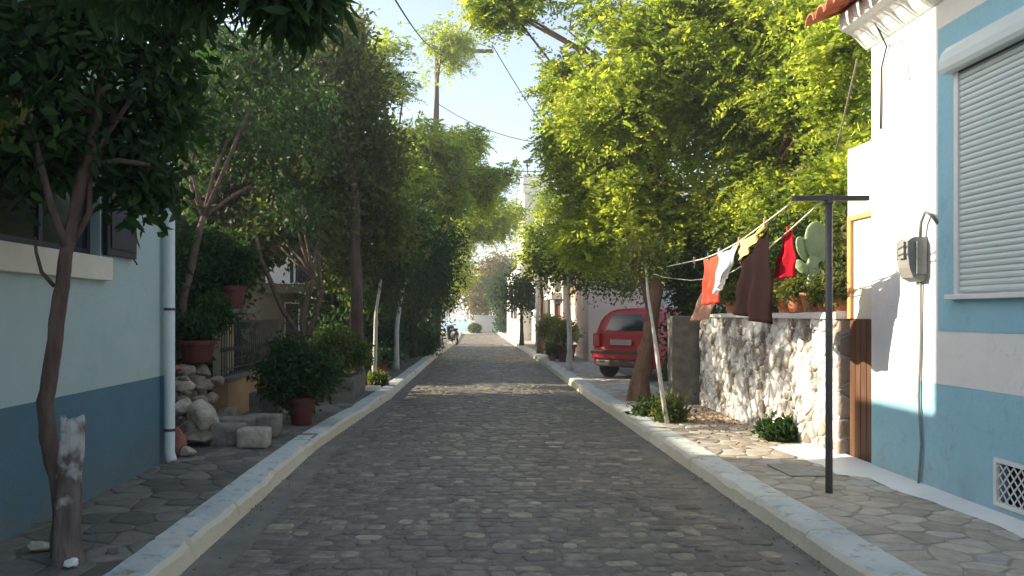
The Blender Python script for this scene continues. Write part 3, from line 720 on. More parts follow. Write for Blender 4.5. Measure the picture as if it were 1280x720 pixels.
# old stump
vs_ = []; nst, hst = 22, 26
for j in range(hst+1):
    z = PV-.02+j/hst*.875
    for i in range(nst):
        a_ = 2*math.pi*i/nst; r_ = .068+.03*max(0, 1-j/5)**2+.006*math.sin(3*a_+z*4)+.005*math.sin(7*a_-z*9)+.004*math.sin(13*a_+z*3)+(.012 if abs(z-.42) < .06 and math.cos(a_-1) > .3 else 0)
        r_ -= .012*max(0, math.cos(a_+.9))*(1 if .55 < z < .72 else 0)
        zz_ = z+(.012*math.sin(2*a_+1)+.010*math.sin(7*a_) if j >= hst-1 else 0)
        if j == hst: r_ *= .94
        vs_.append((-2.335-.02*math.sin(z*5)+r_*math.cos(a_), 4.72+r_*math.sin(a_), zz_))
fs_ = [(j*nst+i, j*nst+(i+1) % nst, (j+1)*nst+(i+1) % nst, (j+1)*nst+i) for j in range(hst) for i in range(nst)]
vs_.append((-2.345, 4.72, .965)); fs_ += [(hst*nst+i, hst*nst+(i+1) % nst, len(vs_)-1) for i in range(nst)]
tag(MB().add(vs_, fs_).build('tree_stump', M['stump'], smooth=True, origin=(-2.335, 4.72, PV)), 'old broken stump with patches of whitewash at the foot of the slim tree', 'stump')
m_ = M['stump']; n_ = m_.node_tree.nodes; l_ = m_.node_tree.links; b_ = n_['Principled BSDF']; src = b_.inputs['Base Color'].links[0].from_socket
g_ = n_.new('ShaderNodeNewGeometry'); s_ = n_.new('ShaderNodeSeparateXYZ'); l_.new(g_.outputs['Position'], s_.inputs[0])
t_ = n_.new('ShaderNodeTexNoise'); t_.inputs['Scale'].default_value = 9; t_.inputs['Detail'].default_value = 7; l_.new(g_.outputs['Position'], t_.inputs['Vector'])
a_ = n_.new('ShaderNodeMath'); a_.operation = 'MULTIPLY_ADD'; a_.inputs[1].default_value = .55; l_.new(s_.outputs[2], a_.inputs[0]); l_.new(t_.outputs['Fac'], a_.inputs[2])
r_ = n_.new('ShaderNodeMapRange'); r_.inputs[1].default_value = .84; r_.inputs[2].default_value = 1.0; l_.new(a_.outputs[0], r_.inputs[0])
x_ = n_.new('ShaderNodeMix'); x_.data_type = 'RGBA'; l_.new(r_.outputs[0], x_.inputs[0]); l_.new(src, x_.inputs[6]); x_.inputs[7].default_value = (.5,.48,.45,1); l_.new(x_.outputs[2], b_.inputs['Base Color'])

# ---------------- left garden trees
tree('garden_tree', 'bushy garden tree, leaves darkened for shade, just behind the pale blue house', [(-4.9,16.6,PV), (-4.9,16.5,2.0), (-4.7,16.6,4)], .14,
     [blob(262,150,16.5,55,80), blob(300,105,17,50,50), blob(270,250,16,50,60), blob(330,180,16.5,50,70), blob(235,290,15.5,25,50,.5), blob(320,280,16.2,45,45), blob(250,60,17,30,30), blob(340,100,17.2,35,45), blob(290,330,16.6,30,30), blob(250,340,16,25,35)], 260, 'leaf', .115, M['leaf_mid_shaded'], M['bark'], k=13, spread=.17, gap=-.55)
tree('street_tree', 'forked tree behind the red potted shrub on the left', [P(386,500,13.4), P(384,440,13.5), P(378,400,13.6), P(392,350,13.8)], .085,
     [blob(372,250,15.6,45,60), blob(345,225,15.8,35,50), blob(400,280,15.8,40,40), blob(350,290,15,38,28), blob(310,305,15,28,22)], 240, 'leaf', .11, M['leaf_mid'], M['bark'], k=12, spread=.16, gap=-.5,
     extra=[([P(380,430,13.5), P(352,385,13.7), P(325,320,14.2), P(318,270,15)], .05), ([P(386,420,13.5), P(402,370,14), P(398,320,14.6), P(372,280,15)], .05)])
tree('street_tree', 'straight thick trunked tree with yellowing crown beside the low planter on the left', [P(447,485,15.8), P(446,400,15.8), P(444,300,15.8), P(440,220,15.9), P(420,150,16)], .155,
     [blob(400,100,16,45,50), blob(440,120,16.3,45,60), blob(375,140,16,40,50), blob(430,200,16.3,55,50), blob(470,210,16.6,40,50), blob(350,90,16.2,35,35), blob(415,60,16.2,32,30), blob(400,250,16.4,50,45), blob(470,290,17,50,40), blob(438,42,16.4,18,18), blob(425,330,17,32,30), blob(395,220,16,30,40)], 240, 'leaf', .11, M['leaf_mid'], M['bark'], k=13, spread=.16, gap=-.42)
tree('street_tree', 'tall thin twin stemmed tree with a flat green crown above the left row', [(-2.35,24,PV), P(484,300,24), P(482,160,24), P(480,110,24)], .09,
     [blob(478,70,24,36,24), blob(505,95,24.2,22,18), blob(455,90,24,28,22), blob(490,112,24,30,14), blob(440,112,23.5,22,20)], 150, 'frond', .07, M['leaf_bright'], M['bark'], k=13, spread=.3, gap=-.08, gs=2.2,
     extra=[([P(492,200,24.2), P(500,150,24.2), P(505,110,24.2)], .035)])
tree('street_tree', 'tall slender tree with a small bright crown in front of the utility pole', [(-1.25,31.5,PV), P(541,250,31.5), P(544,130,31.5), P(550,80,31.5)], .08,
     [blob(552,48,31.5,22,20), blob(565,68,31.6,22,20), blob(545,85,31.4,20,14), blob(575,55,31.6,14,10)], 110, 'frond', .07, M['leaf_bright'], M['bark'], k=15, spread=.34, gap=-.08, gs=2.2)
tree('street_tree', 'spreading tree on the left whose sunlit boughs reach over the road', [P(495,462,21), P(497,400,21), P(510,330,21.5), P(525,260,22.5)], .075,
     [blob(552,208,25,36,30), blob(520,190,24,40,35), blob(600,228,26,26,18), blob(500,230,23,35,40), blob(545,250,25,40,28), blob(628,212,26,13,11), blob(580,180,26,22,16), blob(610,255,27,16,12)], 190, 'frond', .08, M['leaf_bright'], M['bark_pale'], k=14, spread=.24, gap=-.3)
tree('street_tree', 'small tree with a pale painted trunk between the thick trunk and the red pot', [P(467,482,16.9), P(469,440,16.9), P(470,395,17), P(476,350,17.3)], .06,
     [blob(480,330,18,40,30), blob(500,290,19,35,35), blob(465,365,18,30,25)], 220, 'leaf', .11, M['leaf_dark'], M['bark_pale'], k=12, spread=.18, gap=-.6)
tree('street_tree', 'dense dark tree overhanging the left kerb halfway down the street', [(-1.75,27,PV), P(516,380,27), P(520,320,27.5)], .12,
     [blob(515,330,27,45,45), blob(538,350,28,26,36), blob(540,300,28,35,35), blob(500,370,26,40,40), blob(524,390,29,20,32), blob(475,390,24,30,40), blob(510,405,27,26,22)], 210, 'leaf', .11, M['leaf_dark'], M['bark'], k=13, spread=.3, gap=-.35, gs=2)
tree('street_tree', 'loose green tree farther down the left side with boughs above the sea view', [(-1.3,37,PV), P(552,370,37), P(560,330,37)], .11,
     [blob(560,310,37,28,32), blob(590,275,38,32,18), blob(625,275,38,24,18), blob(555,360,36,16,28), blob(610,290,38,22,12), blob(575,345,38,18,14), blob(640,262,38.5,14,8)], 110, 'frond', .085, M['leaf_bright'], M['bark'], k=13, spread=.32, gap=-.25)
tree('garden_tree', 'gnarled garden tree behind the rubble pile, added to shade the left gardens', [(-3.95,11.0,PV), (-3.95,11.1,1.6), (-3.8,11.6,3.0)], .09,
     [(-4.2,11.8,4.6,1.2,1.3,.9), (-3.4,13.4,4.9,1.2,1.2,1.0), (-4.6,13.6,4.4,1.0,1.2,.9), (-3.2,12.0,5.6,.9,1.0,.7), (-3.0,14.0,3.6,.6,.8,.6)], 120, 'leaf', .10, M['leaf_dark'], M['bark'], k=13, spread=.18, gap=-.02, gs=2.3)  # crown added to darken the gardens; dark leaf colour stands for shade
tree('street_tree', 'tree on the right whose low boughs hang before the tall white house', [(2.75,29.5,PV), (2.8,29.5,2.2), (2.75,29.5,4)], .1,
     [blob(690,300,29.5,24,20), blob(696,260,29.5,26,24), blob(668,290,29.5,18,13), blob(686,232,29.5,20,14), blob(664,318,29.5,12,9), blob(680,325,29,18,14), blob(706,340,29,16,16)], 150, 'frond', .07, M['leaf_bright'], M['bark'], k=13, spread=.24, gap=-.3)
for (yy, lab) in ((10.6, 'creeper bush added to darken the front of the low house behind the gate pillar'), (13.6, 'bush added to darken the ground behind the iron railing')):  # bushes added to darken the garden before the low house
    bush('shrub', lab, 'shrub', (-4.6, yy, PV), [(-4.5,yy,1.6,.5,1.5,1.3), (-4.4,yy+.6,2.4,.5,1.1,.8), (-4.3,yy+.2,.8,.45,1.3,.7)], 150, 'leaf', .09, M['leaf_dark'], group='dark shrubs along the left gardens', k=12, spread=.16, gap=-.5)
# hedges along the left
for i, (px, py, Yy, r_, ry_) in enumerate([(470,425,22,26,26), (520,425,28,22,16), (536,418,34,8,14), (425,425,19,26,30), (410,380,20,32,34)]):
    lab = ['dark rounded shrub behind the red pot on the left', 'dark shrub under the dense left tree beside the far kerb', 'narrow shrub just before the parked scooter', 'dark garden shrub left of the thick trunk', 'tall dark shrub in front of the balcony house'][i]
    x, y, z = P(px, py, Yy)
    bush('shrub', lab, 'shrub', (x, y, PV), [blob(px, py, Yy, r_, ry_), (x, y, .5, r_*Yy/1000*.9, .5, .5)], 260, 'leaf', .10, M['leaf_dark'], group='dark shrubs along the left gardens', k=12, spread=.18, gap=-.9)

# ---------------- right trees
tree('street_tree', 'big reddish trunked tree beside the red car with feathery bright crown over the road', [P(800,505,13.6), P(806,450,13.6), P(815,400,13.7), P(822,340,13.8), P(826,270,14), P(815,190,14.2)], .17,
     [blob(760,60,14,60,50), blob(712,40,14.5,34,36), blob(740,140,14,55,50), blob(735,220,15,45,45), blob(722,130,14.5,32,50), blob(800,120,13.5,60,60), blob(704,100,15,18,26),
      blob(770,220,14,60,45), blob(830,200,14,60,50), blob(760,290,14.5,60,40), blob(820,290,14,45,35), blob(722,285,16,30,35), blob(640,10,15,40,16), blob(620,6,15,26,10), blob(850,60,13.5,60,50), blob(703,180,15,16,20), blob(706,240,16,16,22)], 150, 'frond', .074, M['leaf_bright'], M['bark_red'], k=15, spread=.24, gap=-.13, gs=2.2, droop=.15,
     extra=[([P(815,400,13.7), P(800,340,14), P(770,290,14.3), P(735,260,15)], .06), ([P(822,340,13.8), P(835,240,14), P(800,110,14), P(770,-20,14)], .05), ([P(800,110,14), P(720,110,14.3), P(690,80,15), P(640,15,15)], .03),
            ([P(785,520,13.5), P(792,480,13.6), P(806,430,13.6)], .09)])
tree('garden_tree', 'large leafy garden tree behind the rubble wall', [(5.0,13.2,PV), (5.0,13.2,2.0), (4.9,13,3.5)], .16,
     [blob(930,60,13,75,60), blob(1010,60,12,60,60), blob(980,150,12.5,70,55), blob(900,150,13.5,55,50), blob(1040,150,11,35,50), blob(1050,60,10.5,30,50), blob(1000,230,12,60,40), blob(900,240,13.5,50,40), blob(870,290,13.8,40,30), blob(950,10,13,80,30), blob(1045,230,10,22,35), blob(950,280,13,50,35), blob(870,-10,13.5,70,30), blob(1000,290,12,40,28), blob(960,210,12.8,55,40), blob(915,190,13.8,60,50), blob(860,240,14,40,40)], 150, 'frond', .072, M['leaf_bright'], M['bark'], k=15, spread=.22, gap=-.22, gs=2.2, droop=.3)
tree('street_tree', 'small tree with painted trunk in front of the sunlit pink house corner', [P(712,463,20.7), P(712,420,20.7), P(710,370,20.8), P(712,330,21)], .085,
     [blob(700,310,21,32,30), blob(730,335,21,32,26), blob(745,300,21,35,35), blob(685,335,21.5,22,22), blob(765,345,20,25,16), blob(790,350,19,20,14)], 170, 'leaf', .09, M['leaf_mid'], M['bark_pale'], k=13, spread=.2, gap=-.5)
tree('street_tree', 'small dark round crowned tree before the far white house', [P(652,432,37), P(652,400,37), P(652,385,37)], .10,
     [blob(652,362,37,17,18), blob(665,372,37,13,14), blob(640,372,37,11,12)], 130, 'leaf', .13, M['leaf_dark'], M['bark'], k=13, spread=.3, gap=-.9)
tree('seafront_tree', 'olive coloured tree by the low white wall at the seafront', [(1.8,69,0), (1.8,69,3), (1.6,69,4.2)], .2,
     [blob(612,350,69,22,18), blob(598,372,69,16,14), blob(628,370,69,16,18), blob(600,385,69,10,10), blob(620,335,69,18,10), blob(640,350,70,18,24)], 32, 'leaf', .25, M['leaf_olive'], M['bark'], k=18, spread=.5, gap=-.5)
# leaning pale sapling by the car
sp = T('sapling', 'thin pale leaning sapling stem beside the thick reddish trunk', 'sapling', P(834,530,10.7))
MB().tube([P(834,530,10.7), P(826,480,10.8), P(818,420,11), P(810,370,11.3), P(806,320,11.6)], [.035, .03, .026, .02, .012], 10, wob=.06).build('stem', M['bark_pale'], sp, smooth=True)
make_crown(sp, [blob(806,320,11.6,30,26)], 250, 'leaf', .07, M['leaf_mid'], spread=.1, k=9)
# garden shrubs behind the rubble wall
for i, (px, py, Yy, rx_, ry_, lm) in enumerate([(1052,310,9.3,22,60,'leaf_mid'), (900,330,13.5,45,50,'leaf_dark'), (950,330,12.5,45,50,'leaf_dark'), (1000,320,11.5,38,60,'leaf_dark'), (1030,330,10.5,30,55,'leaf_dark'), (862,350,14.5,30,40,'leaf_dark')]):
    lab = ['sunlit climbing bush between the cactus and the doorway', 'dark shrub behind the coral and white washing', 'dark shrub behind the brown towel', 'dark tall shrub behind the red cloth', 'dark shrub behind the cactus', 'dark shrub behind the far end of the rubble wall'][i]
    x, y, z = P(px, py, Yy)
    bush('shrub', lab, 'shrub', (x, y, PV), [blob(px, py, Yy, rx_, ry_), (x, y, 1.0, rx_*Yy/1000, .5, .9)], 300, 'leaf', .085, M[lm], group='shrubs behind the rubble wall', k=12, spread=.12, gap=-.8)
print('leaf faces', NL)

# ------------------------------------------------------------------ POTS AND PLANTS
def pot(t, c, r, h, m, name='pot'):
    MB().lathe(c, [(r*.66, 0), (r*.70, .01), (r*.92, h*.80), (r*.93, h*.82), (r*1.04, h*.82), (r*1.05, h*.98), (r*1.0, h), (r*.88, h), (r*.86, h*.9), (r*.3, h*.88)], 28).build(name, m, t, smooth=False)
    MB().lathe((c[0], c[1], c[2]+h*.885), [(r*.86, 0), (r*.8, .008), (.02, .012)], 20).build('soil', M['soil'], t)
def potted(label, c, r, h, potm, blobs, leafm, per=500, L=.06, group=None, kind='leaf', **kw):
    t = T('potted_plant', label, 'potted plant', c, group); pot(t, c, r, h, potm)
    cr, cl = make_crown(t, blobs, per, kind, L, leafm, name='foliage', k=kw.pop('k', 9), spread=kw.pop('spread', .06), **kw)
    sm = MB(); b0 = Vector(c)+Vector((0, 0, h*.88))
    for i in rng.choice(len(cl), min(len(cl), 16), replace=False):
        p = Vector(cl[i]); sm.tube([b0, b0.lerp(p, .5)+Vector((random.gauss(0, .015), 0, .03)), p], [.006, .005, .003], 5)
    sm.build('stems', M['bark'], t)
    return t
c = P(377,532,10.6); c = (c[0], c[1], PV+.005)
potted('bushy dark green shrub in a dark red pot beside the left kerb', c, .19, .36, M['terra_dark'], [blob(350,466,10.6,20,20,.2), blob(392,462,10.7,26,16,.22), blob(368,440,10.8,18,16,.16), blob(374,484,10.6,26,15,.2)], M['leaf_dark'], 520, .07, gap=-.15, gs=7, spread=.1)
c = P(478,472,18.2); c = (c[0]-.05, c[1], PV)
potted('small plant in a red pot beyond the painted trunk on the left', c, .16, .34, M['terra_dark'], [(c[0], c[1], .62, .22, .22, .16)], M['leaf_dark'], 500)
# right group of planters
c = (2.92,26.2,PV); potted('yellow green shrub in a dark green planter on the right pavement', c, .30, .50, M['green_pot'], [(2.85,26.2,1.0,.42,.4,.28), (2.75,26.2,1.2,.25,.25,.2), (3.1,26.3,1.05,.3,.3,.25)], M['leaf_yellow'], 330, .10, spread=.1, gap=-.7)
c = (3.10,24.6,PV); potted('bushy shrub in a big dark red planter before the small painted tree', c, .31, .52, M['terra_dark'], [(3.08,24.6,.95,.34,.34,.25), (3.0,24.7,1.15,.25,.25,.18)], M['leaf_yellow'], 330, .10, spread=.1, gap=-.7)
c = (2.68,24.75,PV); potted('small terracotta pot between the green and red planters', c, .12, .26, M['terra'], [(c[0], c[1], .47, .13, .13, .1)], M['leaf_mid'], 500, .06)
# by the left garden
c = (-3.42,10.2,.98); t = potted('leafy plant in a dark red trough on top of the rubble pile', c, .24, .28, M['terra_dark'], [(-3.45,10.25,1.42,.17,.2,.10), (-3.3,10.6,1.60,.15,.2,.22)], M['leaf_dark'], 380, .06)
c = (-3.52,12.1,1.68); potted('plant in a dark red pot on the yellow gate pillar', c, .2, .34, M['terra_dark'], [(-3.55,12.1,2.2,.22,.22,.14), (-3.42,12.2,2.42,.13,.13,.2)], M['leaf_dark'], 500, .07)
# pots on the rubble wall
t = T('cactus', 'tall pale prickly pear cactus in a terracotta pot on the rubble wall', 'cactus', (3.90, 9.0, 1.615))
pot(t, (3.90, 9.0, 1.615), .13, .22, M['terra'])
def pad(mb, c, w, h, t_, tilt, yaw):
    bm = bmesh.new(); bmesh.ops.create_icosphere(bm, subdivisions=3, radius=1)
    Mx = Matrix.Translation(c) @ Matrix.Rotation(yaw, 4, 'Z') @ Matrix.Rotation(tilt, 4, 'Y')
    for v in bm.verts:
        taper = .72+.28*(v.co.z*.5+.5)**.8
        v.co = Mx @ Vector((v.co.x*w*taper, v.co.y*t_*(1+.15*math.sin(v.co.z*9)), v.co.z*h))
    mb.bm(bm)
ca = MB()
for (x, y, z, w, h, ti, ya) in [(3.90,9.0,1.93,.07,.13,0,0), (3.92,9.0,2.13,.10,.16,.1,.2), (3.94,9.0,2.42,.15,.22,.05,.1), (3.80,9.02,2.33,.09,.15,-.45,.4), (3.77,8.98,2.12,.06,.10,-.6,-.3), (4.02,9.02,2.25,.07,.13,.5,.2)]:
    pad(ca, (x, y, z), w, h, .028, ti, ya)
ca.build('pads', M['cactus'], t, smooth=True)
for i, (x, y, r_, h) in enumerate([(3.90,8.62,.11,.17), (3.92,9.45,.13,.2), (3.95,9.85,.12,.19), (3.90,8.30,.10,.16), (3.92,11.7,.13,.2)]):
    lab = ['terracotta pot with a low plant nearest the clothes pole on the wall', 'terracotta pot standing left of the cactus on the wall', 'terracotta pot below the red cloth on the wall', 'terracotta pot with a small plant at the near end of the wall', 'terracotta pot behind the coral cloth at the far part of the wall'][i]
    potted(lab, (x, y, 1.615-(.006*(y-8.1))), r_, h, M['terra'], [(x, y, 1.615+h+.07, .13, .13, .09)], M['leaf_mid'], 500, .05, group='terracotta pots on the rubble wall')
# weeds
def weed(label, loc, r_, h, m, n=60, L=.07):
    bush('weed', label, 'plant', loc, [(loc[0], loc[1], loc[2]+h*.6, r_, r_, h*.5)], 900, 'leaf', L, m, k=6, spread=.07, gap=-.2, gs=14, droop=-.5)
weed('dark weed tuft growing at the foot of the rubble wall', (3.66, 9.3, PV), .11, .08, M['leaf_dark'])
weed('leafy weed at the base of the thin pale sapling', (2.78, 10.9, PV), .12, .20, M['leaf_mid'])
weed('low weed beside the thick reddish trunk', (2.62, 11.6, PV), .12, .10, M['leaf_dark'])
weed('small green plant beside the painted trunk on the left kerb', (-1.85, 16.4, PV), .13, .14, M['leaf_mid'])
weed('tuft of green by the far low white wall', (.75, 64, PV), .35, .45, M['leaf_mid'], L=.2)
n = 520
px_ = np.stack([rng.normal(3.35, .28, n), rng.normal(11.4, .9, n), np.full(n, PV+.012)], 1); px_[:, 0] = np.clip(px_[:, 0], 2.65, 3.7)
V, F = leaves(px_, np.stack([rng.normal(size=n), rng.normal(size=n), rng.normal(size=n)*.12+.05], 1), rng.uniform(.03, .06, n), rng.uniform(.02, .03, n), .1)
tag(npmesh('dry_leaves', V, F, M['litter']), 'brown dry leaves scattered on the pavement by the rubble wall', 'leaf litter', kind='stuff')

n = 900; yy = rng.uniform(3.5, 20, n); side = rng.random(n) < .6
xx = np.where(side, np.array([xr(v) for v in yy])-np.abs(rng.normal(0, .07, n))-.01, np.array([xl(v) for v in yy])+np.abs(rng.normal(0, .07, n))+.01)
V, F = leaves(np.stack([xx, yy, np.full(n, .006)], 1), np.stack([rng.normal(size=n), rng.normal(size=n), rng.normal(size=n)*.1+.05], 1), rng.uniform(.012, .035, n), rng.uniform(.008, .02, n), .1)
tag(npmesh('gutter_litter', V, F, M['litter']), 'small dry leaves and bits collected along the kerb feet', 'leaf litter', kind='stuff')
# ------------------------------------------------------------------ WASHING LINE
H = T('clothes_pole', 'grey steel T shaped clothes pole standing on the right pavement', 'clothes pole', (2.98, 6.56, PV))
MB().tube([(2.98,6.56,PV), (2.98,6.56,2.52)], .028, 14).build('post', M['steel'], H, smooth=True)
MB().bbox(2.68,3.30,6.53,6.58,2.525,2.565,.006).build('crossbar', M['steel'], H)
MB().tube([(2.98,6.56,2.50), (2.98,6.56,2.58)], .036, 12).build('collar', M['steel'], H)
L1 = [(2.72,6.56,2.545), (2.73,7.28,2.43), (2.77,8.08,2.33), (2.79,8.83,2.27), (2.82,9.5,2.25), (2.87,11.5,2.27), (2.93,13.4,2.36)]
L2 = [(2.93,6.56,2.53), (2.94,7.25,2.36), (2.95,7.9,2.21), (2.96,8.85,2.07), (2.97,9.4,2.02), (2.98,10.6,2.04), (3.0,12.0,2.14), (3.03,13.4,2.3)]
for L_, lab in ((L1, 'pale washing line with the yellow, white and coral washing'), (L2, 'pale lower washing line with the red cloth')):
    tag(MB().tube(L_, .0065, 6).build('washing_line', M['white_line'], smooth=True, origin=L_[0]), lab, 'washing line', 'washing lines')
def online(L_, y):
    for a, b_ in zip(L_, L_[1:]):
        if y <= b_[1]:
            t = (y-a[1])/(b_[1]-a[1]); return Vector(a).lerp(Vector(b_), t)
def cloth(label, m, L_, ta, tb, ba, bb, fold=.02, nf=3, belly=0, cat='laundry'):
    """ta,tb = (y,z or None) top corners; ba,bb = bottom corners"""
    nu, nv = 16, 20; vs = []
    def pt(c):
        p = online(L_, c[0]); return Vector((p.x+(c[2] if len(c) > 2 else 0), c[0], c[1] if c[1] is not None else p.z))
    A, B, C_, D = pt(ta), pt(tb), pt(ba), pt(bb)
    for j in range(nv+1):
        v = j/nv
        for i in range(nu+1):
            u = i/nu; p = (A.lerp(B, u)).lerp(C_.lerp(D, u), v)
            p.x += 1.5*fold*math.sin(u*nf*2*math.pi+1.5*v)*(.3+v)+.5*fold*math.sin(u*nf*4.7*math.pi+3*v)*v+belly*math.sin(v*math.pi)*.5+.006*math.sin(v*13+u*5)
            p.z -= .03*math.sin(u*math.pi)*(1-v)
            p.y += .012*math.sin(v*9+u*3)
            vs.append(p)
    o = MB().add(vs, [(j*(nu+1)+i, j*(nu+1)+i+1, (j+1)*(nu+1)+i+1, (j+1)*(nu+1)+i) for j in range(nv) for i in range(nu)]).build('cloth', m, smooth=True, origin=A)
    md = o.modifiers.new('thick', 'SOLIDIFY'); md.thickness = .004
    return tag(o, label, cat, 'washing on the lines')
cloth('yellow cloth hung at a slant nearest the clothes pole', M['c_yellow'], L1, (7.28,None), (8.08,None), (7.34,2.385), (8.14,2.10), .012)
cloth('large dark brown towel hanging below the yellow cloth', M['c_brown'], L1, (7.30,2.41,.03), (8.10,2.14,.03), (7.45,1.50,.05), (8.45,1.62,.03), .035, 2)
cloth('white cloth pegged between the yellow and coral washing', M['c_white'], L1, (8.13,None), (8.80,None), (8.62,1.98), (8.98,1.80), .02)
cloth('coral red cloth hanging at the far end of the upper line', M['c_coral'], L1, (8.86,None), (9.46,None), (8.98,1.72), (9.5,1.70), .03, 2)
cloth('peach cloth swinging low on the lower line', M['c_peach'], L2, (9.20,None), (9.9,None), (9.95,1.53), (10.65,1.50), .025, 2)
cloth('bright red cloth bunched on the lower line near the pole', M['c_red'], L2, (7.22,None), (7.38,None), (7.26,1.93), (7.62,1.93), .03, 2)
for i, (L_, y, m, lab) in enumerate([(L1, 7.30, 'peg', 'wooden peg at the near corner of the yellow cloth'), (L1, 8.10, 'peg', 'wooden peg between the yellow and white cloths'), (L1, 8.80, 'c_white', 'white peg at the far corner of the white cloth'), (L1, 9.25, 'peg_blue', 'blue peg on top of the coral cloth'), (L1, 9.9, 'peg', 'wooden peg on the bare line past the coral cloth'), (L2, 7.30, 'c_coral', 'red peg holding the bright red cloth'), (L2, 9.22, 'peg', 'wooden peg holding the peach cloth')]):
    p = online(L_, y)
    q = MB().bbox(p.x-.011, p.x-.003, y-.008, y+.008, p.z-.04, p.z+.045, .002); q.bbox(p.x+.003, p.x+.011, y-.008, y+.008, p.z-.04, p.z+.045, .002); q.tube([(p.x-.012, y, p.z+.01), (p.x+.012, y, p.z+.01)], .005, 6)
    tag(q.build('clothes_peg', M[m], origin=p), lab, 'clothes peg', 'clothes pegs')
# rope from the house eave and garden wires
tag(MB().tube([(3.72,7.6,4.02), (3.76,7.83,3.77), (3.80,8.06,3.53), (3.84,8.3,3.28)], .009, 8).build('rope', M['deadtwig'], smooth=True, origin=(3.72,7.6,4.02)), 'pale rope tied down from the tiled eave corner to the garden', 'rope')

# ------------------------------------------------------------------ LEFT GARDEN FRONT
def stone(label, c, s_, m, grp=None, seed=0, name='stone', cat='stone'):
    bm = bmesh.new(); bmesh.ops.create_icosphere(bm, subdivisions=3, radius=1)
    rr = random.Random(seed); ds = [(Vector((rr.gauss(0,1), rr.gauss(0,1), rr.gauss(0,1))).normalized(), rr.uniform(.45, .8)) for _ in range(12)]
    rot = Matrix.Rotation(rr.uniform(0, 3), 3, 'Z') @ Matrix.Rotation(rr.uniform(-.3, .3), 3, 'X')
    for v in bm.verts:
        p = v.co.copy()
        for d, k in ds:
            t = p.dot(d)
            if t > k: p -= d*(t-k)*.9
        p *= 1+.05*math.sin(p.x*9+seed)+.05*math.sin(p.y*8+p.z*7)+.03*math.sin(p.x*17-p.z*15+seed)+rr.uniform(-.015,.015)
        p = Vector((p.x*s_[0], p.y*s_[1], p.z*s_[2])); p = rot @ p
        v.co = Vector(c)+p
    return tag(MB().bm(bm).build(name, m, smooth=True, origin=(c[0], c[1], c[2]-s_[2])), label, cat, grp)
GRP = 'stones of the rubble pile by the drainpipe'
shared = 'rough grey brown stone in the rubble pile beside the drainpipe'
pile = [(-3.12,9.0,.27,.20,.2,.15,'loose'), (-3.38,9.15,.27,.2,.2,.14,'loose'), (-3.6,9.3,.28,.2,.2,.15,'loose'), (-3.15,9.45,.28,.2,.2,.16,'loose'), (-3.45,9.6,.3,.2,.2,.16,'loose'), (-3.75,9.7,.3,.2,.2,.16,'loose'),
        (-3.2,9.95,.27,.2,.2,.15,'loose'), (-3.5,10.1,.3,.2,.2,.16,'loose'), (-3.25,9.15,.53,.17,.17,.12,'loose_pale'), (-3.45,9.35,.55,.18,.17,.13,'loose'), (-3.15,9.5,.55,.16,.17,.11,'loose'), (-3.65,9.55,.56,.17,.17,.13,'loose'),
        (-3.4,9.8,.56,.17,.17,.13,'loose'), (-3.15,9.85,.54,.15,.16,.12,'loose'), (-3.3,9.4,.74,.15,.14,.10,'loose_pale'), (-3.5,9.55,.76,.15,.14,.10,'loose'), (-3.2,9.7,.73,.14,.14,.10,'loose'), (-3.4,9.95,.76,.16,.15,.12,'loose'), (-3.35,9.65,.90,.12,.12,.08,'loose'), (-3.55,9.8,.92,.12,.12,.08,'brick_red'), (-3.2,10.15,.74,.14,.13,.1,'loose'), (-3.1,10.3,.3,.17,.18,.16,'loose')]
pile += [(-3.42,10.22,.30,.22,.22,.17,'loose'), (-3.42,10.2,.58,.2,.2,.15,'loose'), (-3.42,10.2,.84,.2,.2,.145,'loose')]
for q in range(16):
    zz_ = random.uniform(.35, .98); pile.append((-3.08-.25*(zz_-.3)-random.uniform(0, .3), random.uniform(9.05, 10.3), zz_, random.uniform(.06, .11), random.uniform(.06, .11), random.uniform(.04, .08), 'loose'))
for i, (x, y, z, a, b_, c_, m) in enumerate(pile):
    lab = shared if m == 'loose' else ('broken red brick on top of the rubble pile' if m == 'brick_red' else ['', 'pale stone low on the front of the rubble pile', 'pale stone near the top of the rubble pile'][1 if z < .6 else 2])
    stone(lab, (x, y, z), (a, b_, c_), M[m], GRP, i+1)
stone('big pale boulder at the front of the rubble pile', (-2.95,8.98,.42), (.24,.2,.22), M['loose_pale'], None, 50)
stone('dark boulder under the big pale boulder', (-2.98,8.85,.24), (.20,.16,.13), M['loose'], None, 51)
stone('reddish broken brick beside the foot of the drainpipe', (-2.98,8.25,.27), (.13,.14,.15), M['brick_red'], None, 52)
stone('small pale chipped stone at the foot of the drainpipe', (-2.83,8.18,.19), (.10,.08,.065), M['loose_pale'], None, 53)
for (lab, c, s_, m, sd) in [('squared pale stone block on the pavement, left one of the front pair', (-2.66,9.0,.245), (.17,.15,.12), 'block', 3), ('squared pale stone block on the pavement, right one of the front pair', (-2.32,8.8,.235), (.165,.13,.11), 'loose_pale', 4),
                        ('grey stone block just behind the front pair of blocks', (-2.42,9.6,.26), (.2,.16,.14), 'block', 5), ('dark grey block standing before the orange wall', (-2.72,10.9,.33), (.19,.16,.2), 'block', 6), ('flat slab on top of the left front block', (-2.68,9.35,.30), (.2,.14,.10), 'block', 7)]:
    q = MB().bbox(c[0]-s_[0], c[0]+s_[0], c[1]-s_[1], c[1]+s_[1], c[2]-s_[2], c[2]+s_[2], .035, .016)
    tag(q.build('stone_block', M[m], smooth=True, origin=(c[0], c[1], c[2]-s_[2])), lab if 'slab' not in lab else 'squat grey block behind the left front block', 'stone block', 'squared blocks on the left pavement')
